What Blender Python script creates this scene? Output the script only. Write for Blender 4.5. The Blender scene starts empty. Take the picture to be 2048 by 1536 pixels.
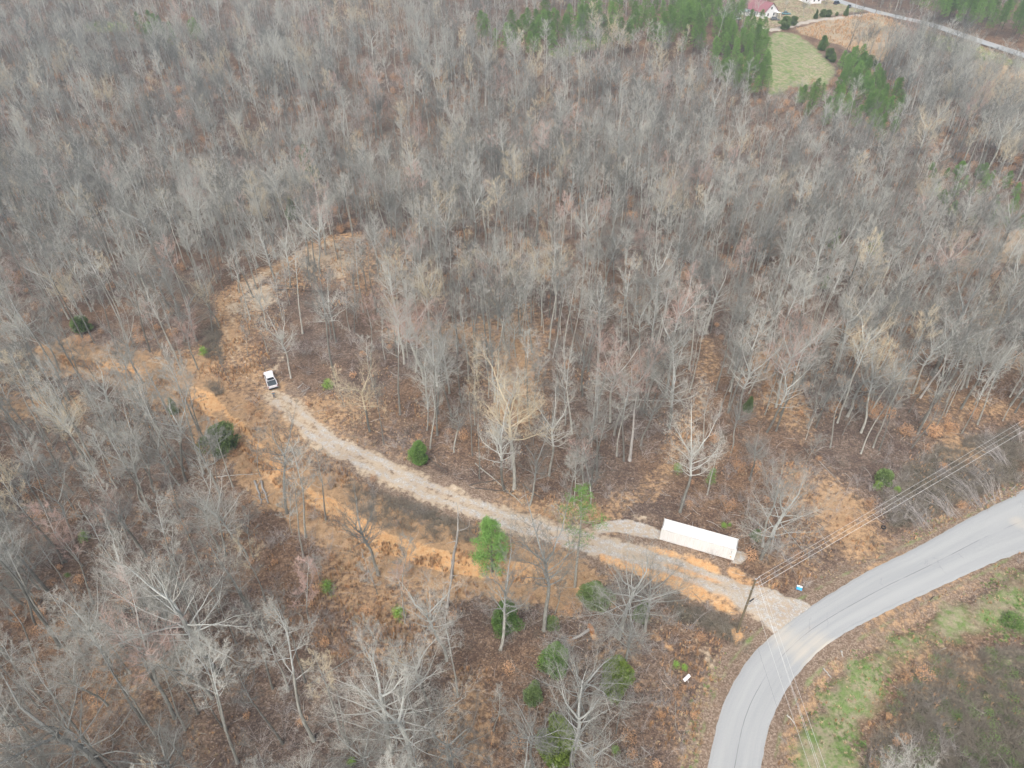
import bpy, math, random
import numpy as np
from mathutils import Vector, Matrix
R = math.radians
random.seed(7); rng = np.random.default_rng(7)
sc = bpy.context.scene
COL = sc.collection

# ------------------------------------------------------------------ camera, sky, sun, exposure
PITCH = R(38.5); FPX = 1410.0; CAMZ = 94.0
cam_d = bpy.data.cameras.new('camera'); cam_d.sensor_width = 36; cam_d.lens = 36 * FPX / 2048
cam_d.clip_start = 0.5; cam_d.clip_end = 9000
cam = bpy.data.objects.new('camera', cam_d); COL.objects.link(cam)
cam.location = (0, 0, CAMZ); cam.rotation_euler = (math.pi / 2 - PITCH, 0, 0)
sc.camera = cam

SUN_EL, SUN_AZ = R(52), R(200)
w = bpy.data.worlds.new('World'); sc.world = w; w.use_nodes = True
nt = w.node_tree; nt.nodes.clear()
out = nt.nodes.new('ShaderNodeOutputWorld'); bg = nt.nodes.new('ShaderNodeBackground')
sky = nt.nodes.new('ShaderNodeTexSky'); sky.sky_type = 'NISHITA'; sky.sun_disc = False
sky.sun_elevation = SUN_EL; sky.sun_rotation = SUN_AZ
sky.air_density = 1.0; sky.dust_density = 6.0; sky.ozone_density = 1.0
hs = nt.nodes.new('ShaderNodeHueSaturation'); hs.inputs['Saturation'].default_value = 0.56
nt.links.new(sky.outputs[0], hs.inputs['Color']); nt.links.new(hs.outputs[0], bg.inputs['Color'])
bg.inputs['Strength'].default_value = 0.13
nt.links.new(bg.outputs[0], out.inputs[0])
sun_d = bpy.data.lights.new('sun', 'SUN'); sun_d.energy = 1.1; sun_d.angle = R(25); sun_d.color = (1.0, 0.985, 0.96)
sun = bpy.data.objects.new('sun', sun_d); COL.objects.link(sun)
sun.rotation_euler = (math.pi / 2 - SUN_EL, 0, math.pi - SUN_AZ)
sc.view_settings.view_transform = 'Standard'; sc.view_settings.look = 'None'
sc.view_settings.gamma = 1.0; sc.view_settings.use_curve_mapping = False
sc.view_settings.exposure = 0.86
sc.cycles.max_bounces = 5; sc.cycles.diffuse_bounces = 3; sc.cycles.volume_bounces = 0
sc.cycles.transparent_max_bounces = 8

# ------------------------------------------------------------------ terrain height, pixel helpers
def sstep(a, b, x):
    t = np.clip((x - a) / (b - a), 0, 1); return t * t * (3 - 2 * t)

def vnoise(x, y, s, seed=0):
    x = np.asarray(x, float) / s + seed * 17.3; y = np.asarray(y, float) / s + seed * 9.7
    xi = np.floor(x).astype(np.int64); yi = np.floor(y).astype(np.int64)
    fx = x - xi; fy = y - yi; fx = fx * fx * (3 - 2 * fx); fy = fy * fy * (3 - 2 * fy)
    def h(a, b):
        n = (a * 374761393 + b * 668265263 + seed * 1442695) & 0xffffffff
        n = ((n ^ (n >> 13)) * 1274126177) & 0xffffffff
        return ((n ^ (n >> 16)) & 0xffff) / 65535.0
    return (h(xi, yi) * (1 - fx) + h(xi + 1, yi) * fx) * (1 - fy) + (h(xi, yi + 1) * (1 - fx) + h(xi + 1, yi + 1) * fx) * fy

CREEK = [(-420, 330), (-265, 262), (-215, 252), (-170, 238), (-125, 230), (-70, 238), (-10, 262), (60, 300)]
def poly_dist(x, y, pts):
    """distance to a polyline, and the run parameter 0..1 along it"""
    x = np.asarray(x, float); y = np.asarray(y, float)
    best = np.full(x.shape, 1e9); par = np.zeros(x.shape); n = len(pts) - 1
    for i in range(n):
        ax, ay = pts[i][:2]; bx, by = pts[i + 1][:2]; dx, dy = bx - ax, by - ay
        t = np.clip(((x - ax) * dx + (y - ay) * dy) / (dx * dx + dy * dy + 1e-9), 0, 1)
        d = np.hypot(x - ax - t * dx, y - ay - t * dy); m = d < best
        best = np.where(m, d, best); par = np.where(m, (i + t) / n, par)
    return best, par

def H(x, y):
    x = np.asarray(x, float); y = np.asarray(y, float)
    z = 17 * sstep(225, 400, y) + 8 * sstep(450, 800, y)
    z = z + sstep(165, 260, y) * (3.2 * np.sin(x * 0.021 + 1.1) * np.sin(y * 0.019 + .4) + 1.4 * np.sin(x * 0.047 + y * 0.03))
    z = z + 0.5 * np.sin(x * 0.05) * np.sin(y * 0.045 + 1) * sstep(60, 120, y)
    d, p = poly_dist(x, y, CREEK)
    z = z - 12 * np.exp(-(d / 34) ** 2) * (1 - sstep(0.62, 1, p))
    z = z + sstep(380, 560, y) * 9 * sstep(60, -60, x)
    return z

CP, SP = math.cos(PITCH), math.sin(PITCH)
def Hs(x, y): return float(H(np.array([x]), np.array([y]))[0])
def at(px, py, dz=0.0):
    """the ground point (raised dz) that the photograph shows at this spot"""
    a = (px - 1024) / FPX; b = (768 - py) / FPX
    dx, dy, dd = a, CP + b * SP, -SP + b * CP
    ts = np.linspace(60, 1500, 1500)
    f = CAMZ + dd * ts - (H(dx * ts, dy * ts) + dz)
    k = int(np.argmax(f < 0))
    if f[k] >= 0: k = len(ts) - 1
    lo, hi = ts[max(k - 1, 0)], ts[k]
    for _ in range(30):
        m = (lo + hi) / 2
        if CAMZ + dd * m - (Hs(dx * m, dy * m) + dz) > 0: lo = m
        else: hi = m
    x, y = dx * lo, dy * lo
    return Vector((x, y, Hs(x, y)))
def proj(x, y, z):
    z = z - CAMZ; dep = y * CP - z * SP; up = y * SP + z * CP
    return 1024 + FPX * x / dep, 768 - FPX * up / dep
def W(pts): return [tuple(at(*p[:2]))[:2] for p in pts]
def smooth(pts, n=6):
    P = [np.array(p, float) for p in pts]; P = [2 * P[0] - P[1]] + P + [2 * P[-1] - P[-2]]; o = []
    for i in range(1, len(P) - 2):
        for k in range(n):
            t = k / n
            o.append(tuple(0.5 * ((2 * P[i]) + (-P[i - 1] + P[i + 1]) * t + (2 * P[i - 1] - 5 * P[i] + 4 * P[i + 1] - P[i + 2]) * t * t + (-P[i - 1] + 3 * P[i] - 3 * P[i + 1] + P[i + 2]) * t ** 3)))
    o.append(tuple(P[-2])); return o
def inpoly(x, y, poly):
    x = np.asarray(x, float); y = np.asarray(y, float); r = np.zeros(x.shape, bool); n = len(poly)
    for i in range(n):
        x1, y1 = poly[i][:2]; x2, y2 = poly[(i + 1) % n][:2]
        c = ((y1 > y) != (y2 > y)) & (x < (x2 - x1) * (y - y1) / (y2 - y1 + 1e-12) + x1)
        r ^= c
    return r
def soft(x, y, poly, wd=1.0):
    """1 inside a polygon, 0 outside, blending over wd metres"""
    d, _ = poly_dist(x, y, list(poly) + [poly[0]])
    s = np.where(inpoly(x, y, poly), d, -d)
    return sstep(-wd, wd, s)

# ------------------------------------------------------------------ materials
def mat(name):
    m = bpy.data.materials.new(name); m.use_nodes = True
    n = m.node_tree.nodes; b = n['Principled BSDF']; b.inputs['Specular IOR Level'].default_value = 0.25
    return m, m.node_tree, b
def node(t, kind, **kw):
    n = t.nodes.new(kind)
    for k, v in kw.items():
        if hasattr(n, k): setattr(n, k, v)
        else: n.inputs[k].default_value = v
    return n
def noise(t, vec, scale, detail=3, rough=.6, dist=0.0):
    n = node(t, 'ShaderNodeTexNoise'); n.inputs['Scale'].default_value = scale
    n.inputs['Detail'].default_value = detail; n.inputs['Roughness'].default_value = rough; n.inputs['Distortion'].default_value = dist
    if vec is not None: t.links.new(vec, n.inputs['Vector'])
    return n.outputs['Fac']
def ramp(t, fac, stops):
    r = node(t, 'ShaderNodeValToRGB'); e = r.color_ramp.elements
    while len(e) < len(stops): e.new(0.5)
    for i, (p, c) in enumerate(stops):
        e[i].position = p; e[i].color = (*c, 1) if len(c) == 3 else c
    t.links.new(fac, r.inputs[0]); return r.outputs[0]
def mix(t, fac, a, b, blend='MIX'):
    m = node(t, 'ShaderNodeMix'); m.data_type = 'RGBA'; m.blend_type = blend
    for s, i in ((fac, 0), (a, 6), (b, 7)):
        if isinstance(s, (int, float)): m.inputs[i].default_value = s
        elif isinstance(s, tuple): m.inputs[i].default_value = (*s, 1)
        else: t.links.new(s, m.inputs[i])
    return m.outputs[2]
def math_(t, op, a, b=None, clamp=False):
    m = node(t, 'ShaderNodeMath'); m.operation = op; m.use_clamp = clamp
    for i, s in enumerate((a, b)):
        if s is None: continue
        if isinstance(s, (int, float)): m.inputs[i].default_value = s
        else: t.links.new(s, m.inputs[i])
    return m.outputs[0]
def mrange(t, v, a, b, c=0, d=1):
    m = node(t, 'ShaderNodeMapRange'); m.interpolation_type = 'SMOOTHSTEP'
    t.links.new(v, m.inputs[0])
    for i, s in zip((1, 2, 3, 4), (a, b, c, d)): m.inputs[i].default_value = s
    return m.outputs[0]
def bump(t, b, h, strength, dist):
    n = node(t, 'ShaderNodeBump'); n.inputs['Strength'].default_value = strength; n.inputs['Distance'].default_value = dist
    t.links.new(h, n.inputs['Height']); t.links.new(n.outputs[0], b.inputs['Normal'])
def simple(name, c1, c2=None, scale=3, rough=.8, spec=.25, rand=0.0, metallic=0):
    """a colour with grain: c1..c2 by noise, optional per-object brightness spread"""
    m, t, b = mat(name); tc = node(t, 'ShaderNodeTexCoord')
    c2 = c2 or tuple(v * .8 for v in c1)
    col = ramp(t, noise(t, tc.outputs['Object'], scale, 4), [(.3, c1), (.7, c2)])
    if rand:
        oi = node(t, 'ShaderNodeObjectInfo')
        k = mrange(t, oi.outputs['Random'], 0, 1, 1 - rand, 1 + rand)
        g = node(t, 'ShaderNodeCombineColor')
        for i in range(3): t.links.new(k, g.inputs[i])
        col = mix(t, 1.0, col, g.outputs[0], 'MULTIPLY')
    t.links.new(col, b.inputs['Base Color'])
    b.inputs['Roughness'].default_value = rough; b.inputs['Specular IOR Level'].default_value = spec; b.inputs['Metallic'].default_value = metallic
    return m

# ground: one material, cover weights come from two attributes on the sheet
def ground_material():
    m, t, b = mat('ground_cover')
    tc = node(t, 'ShaderNodeTexCoord'); P = tc.outputs['Object']
    n_f = noise(t, P, 5.5, 4, .7); n_s = noise(t, P, 1.1, 4, .65); n_m = noise(t, P, .22, 4, .6); n_l = noise(t, P, .035, 3, .5)
    def vor(scale):
        v = node(t, 'ShaderNodeTexVoronoi'); v.inputs['Scale'].default_value = scale; t.links.new(P, v.inputs['Vector'])
        s = node(t, 'ShaderNodeSeparateColor'); t.links.new(v.outputs['Color'], s.inputs[0]); return s.outputs[0], s.outputs[1], v.outputs['Distance']
    v1, v1b, vd = vor(5.5); v2, v2b, _ = vor(2.2)
    # oak leaf litter: brown, tan, purple-grey shreds
    leaf = ramp(t, v1, [(0, (.062, .045, .034)), (.30, (.118, .084, .062)), (.58, (.172, .122, .088)), (.82, (.245, .180, .132)), (1, (.38, .32, .27))])
    leaf2 = ramp(t, v2, [(0, (.080, .060, .052)), (.5, (.132, .098, .080)), (.9, (.20, .148, .112)), (1, (.30, .25, .21))])
    leaf = mix(t, .42, leaf, leaf2)
    leaf = mix(t, mrange(t, n_m, .38, .62), leaf, mix(t, 1.0, leaf, (.72, .71, .74), 'MULTIPLY'))
    leaf = mix(t, mrange(t, n_l, .35, .65), leaf, mix(t, 1.0, leaf, (1.22, 1.06, .88), 'MULTIPLY'))
    leaf = mix(t, mrange(t, noise(t, P, .6, 5, .75), .56, .70), leaf, (.085, .062, .055))
    a = node(t, 'ShaderNodeAttribute', attribute_name='cover_a'); c = node(t, 'ShaderNodeAttribute', attribute_name='cover_b')
    sa = node(t, 'ShaderNodeSeparateColor'); t.links.new(a.outputs['Color'], sa.inputs[0])
    sb = node(t, 'ShaderNodeSeparateColor'); t.links.new(c.outputs['Color'], sb.inputs[0])
    def wgt(src, amt=.75, lo=.34, hi=.66, ns=None):
        k = math_(t, 'ADD', src, math_(t, 'MULTIPLY', math_(t, 'SUBTRACT', ns or n_s, .5), amt))
        return mrange(t, k, lo, hi)
    gravel, clay, straw, green = sa.outputs[0], sa.outputs[1], sa.outputs[2], a.outputs['Alpha']
    pale, brush, red, field = sb.outputs[0], sb.outputs[1], sb.outputs[2], c.outputs['Alpha']
    mixn = math_(t, 'ADD', math_(t, 'MULTIPLY', n_f, .5), math_(t, 'MULTIPLY', n_s, .5))
    straw_c = ramp(t, mixn, [(.3, (.15, .102, .064)), (.43, (.29, .19, .108)), (.55, (.42, .275, .155)), (.68, (.52, .38, .245))])
    clay_c = ramp(t, mixn, [(.32, (.42, .20, .08)), (.45, (.56, .31, .135)), (.58, (.62, .41, .22)), (.7, (.62, .49, .35))])
    pale_c = ramp(t, mixn, [(.3, (.26, .185, .12)), (.46, (.41, .32, .22)), (.66, (.55, .47, .36))])
    gravel_c = ramp(t, vor(11)[0], [(0, (.27, .26, .24)), (.4, (.42, .41, .385)), (.8, (.52, .515, .49)), (1, (.62, .615, .60))])
    gravel_c = mix(t, mrange(t, n_s, .36, .62), gravel_c, (.42, .345, .26))
    green_c = ramp(t, mixn, [(.3, (.10, .15, .05)), (.5, (.16, .23, .075)), (.7, (.25, .29, .13))])
    dry_c = ramp(t, mixn, [(.3, (.20, .175, .11)), (.5, (.31, .275, .18)), (.7, (.40, .355, .25))])
    lawn_c = mix(t, mrange(t, noise(t, P, .45, 6, .7), .40, .60), green_c, dry_c)
    brush_c = ramp(t, v2, [(0, (.060, .052, .038)), (.5, (.098, .085, .062)), (1, (.16, .14, .105))])
    red_c = ramp(t, v1, [(0, (.14, .098, .07)), (.5, (.215, .155, .112)), (1, (.33, .26, .20))])
    field_c = mix(t, mrange(t, n_l, .3, .7), ramp(t, n_s, [(.3, (.36, .24, .14)), (.7, (.48, .36, .24))]), (.33, .27, .19))
    col = leaf
    col = mix(t, wgt(red), col, red_c)
    col = mix(t, wgt(brush, .9), col, brush_c)
    col = mix(t, wgt(straw, 1.35, .30, .70), col, straw_c)
    col = mix(t, wgt(green, .9, ns=n_m), col, lawn_c)
    col = mix(t, wgt(field, .5), col, field_c)
    col = mix(t, wgt(pale, .9), col, pale_c)
    col = mix(t, wgt(clay, .9), col, clay_c)
    scat = math_(t, 'MULTIPLY', mrange(t, noise(t, P, 2.6, 5, .85), .54, .64), .26)
    col = mix(t, scat, col, leaf)
    col = mix(t, math_(t, 'MULTIPLY', wgt(gravel, .9), mrange(t, noise(t, P, 1.7, 6, .85), .66, .50, .62, 1)), col, gravel_c)
    col = mix(t, math_(t, 'MULTIPLY', mrange(t, noise(t, P, .09, 5, .7), .46, .64), .30), col, mix(t, 1.0, col, (.66, .64, .66), 'MULTIPLY'))
    t.links.new(col, b.inputs['Base Color']); b.inputs['Roughness'].default_value = .95; b.inputs['Specular IOR Level'].default_value = .1
    hgt = math_(t, 'ADD', math_(t, 'MULTIPLY', vd, .5), n_f)
    bump(t, b, hgt, .7, .12)
    return m
M_GROUND = ground_material()

def asphalt_material():
    m, t, b = mat('old_asphalt'); tc = node(t, 'ShaderNodeTexCoord'); P = tc.outputs['Object']
    uv = node(t, 'ShaderNodeUVMap'); uv.uv_map = 'run'; s = node(t, 'ShaderNodeSeparateXYZ'); t.links.new(uv.outputs[0], s.inputs[0])
    mp = node(t, 'ShaderNodeMapping'); mp.inputs['Scale'].default_value = (5, .12, 1); t.links.new(uv.outputs[0], mp.inputs[0])
    c = ramp(t, noise(t, P, 9, 5, .8), [(.3, (.30, .31, .31)), (.7, (.385, .39, .385))])
    streak = noise(t, mp.outputs[0], 1.2, 5, .6)
    c = mix(t, mrange(t, streak, .35, .7), c, mix(t, 1.0, c, (.88, .89, .90), 'MULTIPLY'))
    # wheel paths polished paler, dark centre seam and edge crumble
    u = s.outputs[0]
    for cx, wdt, cc, k in ((.27, .15, (1.10, 1.09, 1.07), .4), (.73, .15, (1.10, 1.09, 1.07), .4)):
        d = math_(t, 'ABSOLUTE', math_(t, 'SUBTRACT', u, cx)); f = math_(t, 'MULTIPLY', mrange(t, d, wdt, 0), k)
        c = mix(t, f, c, mix(t, 1.0, c, cc, 'MULTIPLY'))
    d = math_(t, 'ABSOLUTE', math_(t, 'SUBTRACT', math_(t, 'ADD', u, math_(t, 'MULTIPLY', noise(t, P, .9, 4), .012)), .508))
    seam = math_(t, 'MULTIPLY', mrange(t, d, .0075, .0035), mrange(t, noise(t, P, .12, 3), .38, .55))
    c = mix(t, math_(t, 'MULTIPLY', seam, .75), c, (.10, .10, .10))
    # cracks
    v = node(t, 'ShaderNodeTexVoronoi'); v.feature = 'DISTANCE_TO_EDGE'; v.inputs['Scale'].default_value = .55
    wv = node(t, 'ShaderNodeMixRGB'); nz = node(t, 'ShaderNodeTexNoise'); nz.inputs['Scale'].default_value = 1.5; t.links.new(P, nz.inputs[0])
    wv.inputs[0].default_value = .5; t.links.new(P, wv.inputs[1]); t.links.new(nz.outputs['Color'], wv.inputs[2]); t.links.new(wv.outputs[0], v.inputs['Vector'])
    cr = math_(t, 'MULTIPLY', mrange(t, v.outputs['Distance'], .02, .004), mrange(t, noise(t, P, .16, 2), .58, .66))
    c = mix(t, math_(t, 'MULTIPLY', cr, .28), c, (.11, .11, .11))
    # tracked-out clay at the drive mouth
    a = node(t, 'ShaderNodeAttribute', attribute_name='dust'); dd = math_(t, 'ADD', a.outputs['Fac'], math_(t, 'MULTIPLY', math_(t, 'SUBTRACT', noise(t, mp.outputs[0], 2, 4), .5), .8))
    c = mix(t, math_(t, 'MULTIPLY', mrange(t, dd, .25, .95), .85), c, (.50, .45, .37))
    e = math_(t, 'ABSOLUTE', math_(t, 'SUBTRACT', u, .5))
    c = mix(t, math_(t, 'MULTIPLY', mrange(t, math_(t, 'ADD', e, math_(t, 'MULTIPLY', noise(t, P, 2, 5, .8), .03)), .497, .515), .8), c, (.27, .20, .14))
    t.links.new(c, b.inputs['Base Color']); b.inputs['Roughness'].default_value = .85
    bump(t, b, noise(t, P, 12, 4, .8), .3, .03)
    return m
M_ASPH = asphalt_material()

def bark_material(name, c1, c2, dark, rand=.18):
    m, t, b = mat(name); tc = node(t, 'ShaderNodeTexCoord'); mp = node(t, 'ShaderNodeMapping'); mp.inputs['Scale'].default_value = (6, 6, .9)
    t.links.new(tc.outputs['Object'], mp.inputs[0])
    col = ramp(t, noise(t, mp.outputs[0], 1.5, 5, .7), [(.3, dark), (.5, c1), (.72, c2)])
    oi = node(t, 'ShaderNodeObjectInfo'); k = mrange(t, oi.outputs['Random'], 0, 1, 1 - rand * 1.6, 1 + rand)
    g = node(t, 'ShaderNodeCombineColor'); [t.links.new(k, g.inputs[i]) for i in range(3)]
    col = mix(t, 1.0, col, g.outputs[0], 'MULTIPLY')
    t.links.new(col, b.inputs['Base Color']); b.inputs['Roughness'].default_value = .9; b.inputs['Specular IOR Level'].default_value = .15
    return m
M_BARK = bark_material('grey_bark', (.29, .285, .25), (.43, .43, .39), (.15, .14, .12), .3)
M_BARKD = bark_material('dark_bark', (.12, .10, .085), (.20, .18, .155), (.05, .042, .036))
M_PALE = bark_material('pale_deadwood', (.42, .40, .37), (.56, .54, .50), (.22, .19, .16))
M_LIMB = bark_material('pale_limb_bark', (.39, .40, .375), (.53, .54, .51), (.23, .23, .21), .25)
M_TWIG = {'g': bark_material('grey_twigs', (.33, .325, .29), (.44, .435, .395), (.21, .205, .18), .34),
          'r': bark_material('budding_red_twigs', (.46, .33, .28), (.58, .44, .385), (.32, .21, .18), .12),
          't': bark_material('tan_twigs', (.56, .48, .34), (.68, .60, .45), (.38, .31, .21), .10)}
M_BUSH = simple('bramble_stems', (.19, .165, .13), (.27, .24, .195), 2, .9, .1, .25)
M_BUSHG = simple('grey_sapling_stems', (.42, .39, .365), (.32, .29, .27), 2, .9, .1, .2)
M_SEDGE = simple('broomsedge_blades', (.60, .39, .225), (.50, .31, .175), 1.3, .9, .1, .3)
M_TAN = simple('dry_grass_blades', (.58, .46, .30), (.46, .36, .23), 1.3, .9, .1, .25)
M_BEECH = simple('withered_beech_leaves', (.52, .32, .18), (.43, .25, .14), 1.3, .9, .1, .2)
M_PINE = simple('pine_needles', (.16, .265, .065), (.11, .20, .05), .8, .75, .2, .25)
M_PINEB = simple('bright_pine_needles', (.17, .30, .075), (.12, .23, .055), .8, .75, .2, .2)
M_CEDAR = simple('cedar_foliage', (.105, .155, .055), (.135, .185, .065), .8, .8, .15, .2)
M_CEDARB = simple('bright_cedar_foliage', (.19, .26, .05), (.145, .21, .045), .8, .8, .15, .1)
M_LIME = simple('fresh_green_leaves', (.24, .38, .08), (.18, .30, .06), 1, .8, .15, .2)
M_GREEN = simple('green_grass_blades', (.18, .29, .08), (.14, .23, .07), 1, .9, .1, .3)

# ------------------------------------------------------------------ mesh helpers
class MB:
    def __init__(s): s.v = []; s.f = []; s.m = []
    def tube(s, pts, rad, n=5, mi=0, cap=False):
        b0 = len(s.v); prev = None; k = len(pts); U = None
        for i in range(k):
            p = Vector(pts[i])
            d = (Vector(pts[min(i + 1, k - 1)]) - Vector(pts[max(i - 1, 0)]))
            if d.length < 1e-9: d = Vector((0, 0, 1))
            d.normalize()
            if U is None: U = d.orthogonal().normalized()
            U = (U - d * U.dot(d)); U = U.normalized() if U.length > 1e-6 else d.orthogonal().normalized()
            V = d.cross(U); r = rad[i]
            if i == k - 1 and r <= 0: s.v.append(tuple(p)); tip = len(s.v) - 1; m = prev
            else:
                cur = len(s.v)
                for j in range(n):
                    a = 2 * math.pi * j / n; s.v.append(tuple(p + (U * math.cos(a) + V * math.sin(a)) * r))
                tip = None
            if i > 0:
                for j in range(n):
                    j2 = (j + 1) % n
                    if tip is None: s.f.append((prev + j, prev + j2, cur + j2, cur + j))
                    else: s.f.append((prev + j, prev + j2, tip))
                    s.m.append(mi)
            if tip is None: prev = cur
        if cap:
            s.f.append(tuple(range(b0 + n - 1, b0 - 1, -1))); s.m.append(mi)
            if tip is None: s.f.append(tuple(prev + j for j in range(n))); s.m.append(mi)
    def tri(s, a, b, c, mi=0):
        k = len(s.v); s.v += [tuple(a), tuple(b), tuple(c)]; s.f.append((k, k + 1, k + 2)); s.m.append(mi)
    def quad(s, a, b, c, d, mi=0):
        k = len(s.v); s.v += [tuple(a), tuple(b), tuple(c), tuple(d)]; s.f.append((k, k + 1, k + 2, k + 3)); s.m.append(mi)
    def box(s, x0, x1, y0, y1, z0, z1, mi=0):
        k = len(s.v)
        s.v += [(x, y, z) for z in (z0, z1) for x, y in ((x0, y0), (x1, y0), (x1, y1), (x0, y1))]
        for q in ((3, 2, 1, 0), (4, 5, 6, 7), (0, 1, 5, 4), (1, 2, 6, 5), (2, 3, 7, 6), (3, 0, 4, 7)):
            s.f.append(tuple(k + i for i in q)); s.m.append(mi)
    def loft(s, rings, mi=0, cap=True):
        k = len(s.v); n = len(rings[0])
        for r in rings: s.v += [tuple(p) for p in r]
        for i in range(len(rings) - 1):
            for j in range(n):
                j2 = (j + 1) % n
                s.f.append((k + i * n + j, k + i * n + j2, k + (i + 1) * n + j2, k + (i + 1) * n + j)); s.m.append(mi)
        if cap:
            s.f.append(tuple(range(k + n - 1, k - 1, -1))); s.m.append(mi)
            s.f.append(tuple(k + (len(rings) - 1) * n + j for j in range(n))); s.m.append(mi)
    def mesh(s, name, mats, smooth=False):
        me = bpy.data.meshes.new(name); me.from_pydata(s.v, [], s.f)
        mats = mats if isinstance(mats, (list, tuple)) else [mats]
        for m in mats: me.materials.append(m)
        if len(mats) > 1: me.polygons.foreach_set('material_index', s.m)
        if smooth: me.polygons.foreach_set('use_smooth', [True] * len(me.polygons))
        me.update(); return me
    def obj(s, name, mats, parent=None, smooth=False):
        o = bpy.data.objects.new(name, s.mesh(name, mats, smooth)); COL.objects.link(o)
        if parent: o.parent = parent
        return o
def link(name, me, parent=None, loc=None, rz=0, scale=None):
    o = bpy.data.objects.new(name, me); COL.objects.link(o)
    if parent: o.parent = parent
    if loc is not None: o.location = loc
    o.rotation_euler[2] = rz
    if scale: o.scale = scale
    return o
def tag(o, label=None, cat=None, group=None, kind=None):
    if label: o['label'] = label
    if cat: o['category'] = cat
    if group: o['group'] = group
    if kind: o['kind'] = kind
    return o
def thing(name, label, cat, loc=(0, 0, 0), rz=0, group=None, scale=1):
    o = bpy.data.objects.new(name, None); COL.objects.link(o); o.location = loc; o.rotation_euler[2] = rz
    o.scale = (scale,) * 3 if isinstance(scale, (int, float)) else scale
    return tag(o, label, cat, group)

# ------------------------------------------------------------------ the asphalt road (both edges as the photo shows them)
EDGE_L = [(2048, 1002), (1955, 1041), (1867, 1083), (1754, 1132), (1672, 1178), (1621, 1210), (1575, 1242), (1530, 1282), (1495, 1318), (1470, 1359), (1447, 1406), (1432, 1454), (1416, 1536)]
EDGE_R = [(2048, 1083), (1982, 1113), (1919, 1148), (1843, 1191), (1748, 1239), (1685, 1272), (1640, 1304), (1602, 1343), (1571, 1386), (1549, 1427), (1533, 1476), (1522, 1536)]
def resample(pts, n):
    P = np.array(pts); L = np.r_[0, np.cumsum(np.hypot(*np.diff(P, axis=0).T))]
    s = np.linspace(0, L[-1], n); return np.c_[np.interp(s, L, P[:, 0]), np.interp(s, L, P[:, 1])]
eL = resample(smooth(W(EDGE_L)), 90); eR = resample(smooth(W(EDGE_R)), 90)
def extend(e, n0, n1, step):
    d0 = e[0] - e[6]; d0 /= np.hypot(*d0); d1 = e[-1] - e[-7]; d1 /= np.hypot(*d1)
    return np.vstack([[e[0] + d0 * step * k for k in range(n0, 0, -1)], e, [e[-1] + d1 * step * k for k in range(1, n1 + 1)]])
mid = (eL + eR) / 2; half = np.hypot(*(eL - eR).T) / 2
mid = extend(mid, 60, 22, 3.0); hw = np.r_[np.full(60, half[0]), half, np.full(22, half[-1])]
hw = np.convolve(np.pad(hw, 4, 'edge'), np.ones(9) / 9, 'valid')
tg = np.gradient(mid, axis=0); tg /= np.hypot(*tg.T)[:, None]; nrm = np.c_[-tg[:, 1], tg[:, 0]]
ROAD = [tuple(p) for p in mid]; ROADH = float(hw.mean())
def road_mesh(name, mid, nrm, hw, mat_, dust_at=None, cols=13, lift=.07):
    vs, fs, uv, du = [], [], [], []; run = 0
    for i in range(len(mid)):
        if i: run += float(np.hypot(*(mid[i] - mid[i - 1])))
        for j in range(cols):
            u = j / (cols - 1); p = mid[i] + nrm[i] * hw[i] * (1 - 2 * u) * (1 + .010 * math.sin(i * 1.7 + (j > 6) * 9))
            if j in (0, cols - 1): p = p + nrm[i] * (1 - 2 * u) * random.uniform(-.06, .06)
            crown = .05 * (1 - (2 * u - 1) ** 2)
            z = Hs(*mid[i]) + lift + crown - (.12 if j in (0, cols - 1) else 0)
            vs.append((p[0], p[1], z)); uv.append((u, run / 4)); du.append(0 if dust_at is None else dust_at(p))
    for i in range(len(mid) - 1):
        for j in range(cols - 1):
            a = i * cols + j; fs.append((a, a + cols, a + cols + 1, a + 1))
    me = bpy.data.meshes.new(name); me.from_pydata(vs, [], fs); me.materials.append(mat_)
    ul = me.uv_layers.new(name='run')
    for l in me.loops: ul.data[l.index].uv = uv[l.vertex_index]
    at_ = me.attributes.new('dust', 'FLOAT', 'POINT'); at_.data.foreach_set('value', du)
    me.update()
    if me.polygons[5].normal.z < 0: me.flip_normals()
    return link(name, me)
D1 = [tuple(at(*p))[:2] for p in ((1560, 1270), (1600, 1300), (1640, 1290))]; D2 = tuple(at(2035, 1045))[:2]
def dust(p):
    d = max(math.exp(-((p[0] - c[0]) ** 2 + (p[1] - c[1]) ** 2) / 13) for c in D1)
    return min(1, .66 * d + .62 * math.exp(-((p[0] - D2[0]) ** 2 + (p[1] - D2[1]) ** 2) / 5))
tag(road_mesh('road', mid, nrm, hw, M_ASPH, dust), 'curving grey two-lane asphalt road with tracked clay at the drive mouth', kind='structure')

R2 = smooth(W([(1600, -30), (1675, 2), (1751, 24), (1843, 45), (1938, 76), (2048, 112), (2150, 148), (2300, 205)]))
r2 = resample(R2, 80); t2 = np.gradient(r2, axis=0); t2 /= np.hypot(*t2.T)[:, None]
tag(road_mesh('far_road', r2, np.c_[-t2[:, 1], t2[:, 0]], np.full(80, 3.6), M_ASPH, None, 7, .35), 'narrow grey asphalt road running past the far fields', kind='structure')

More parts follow.
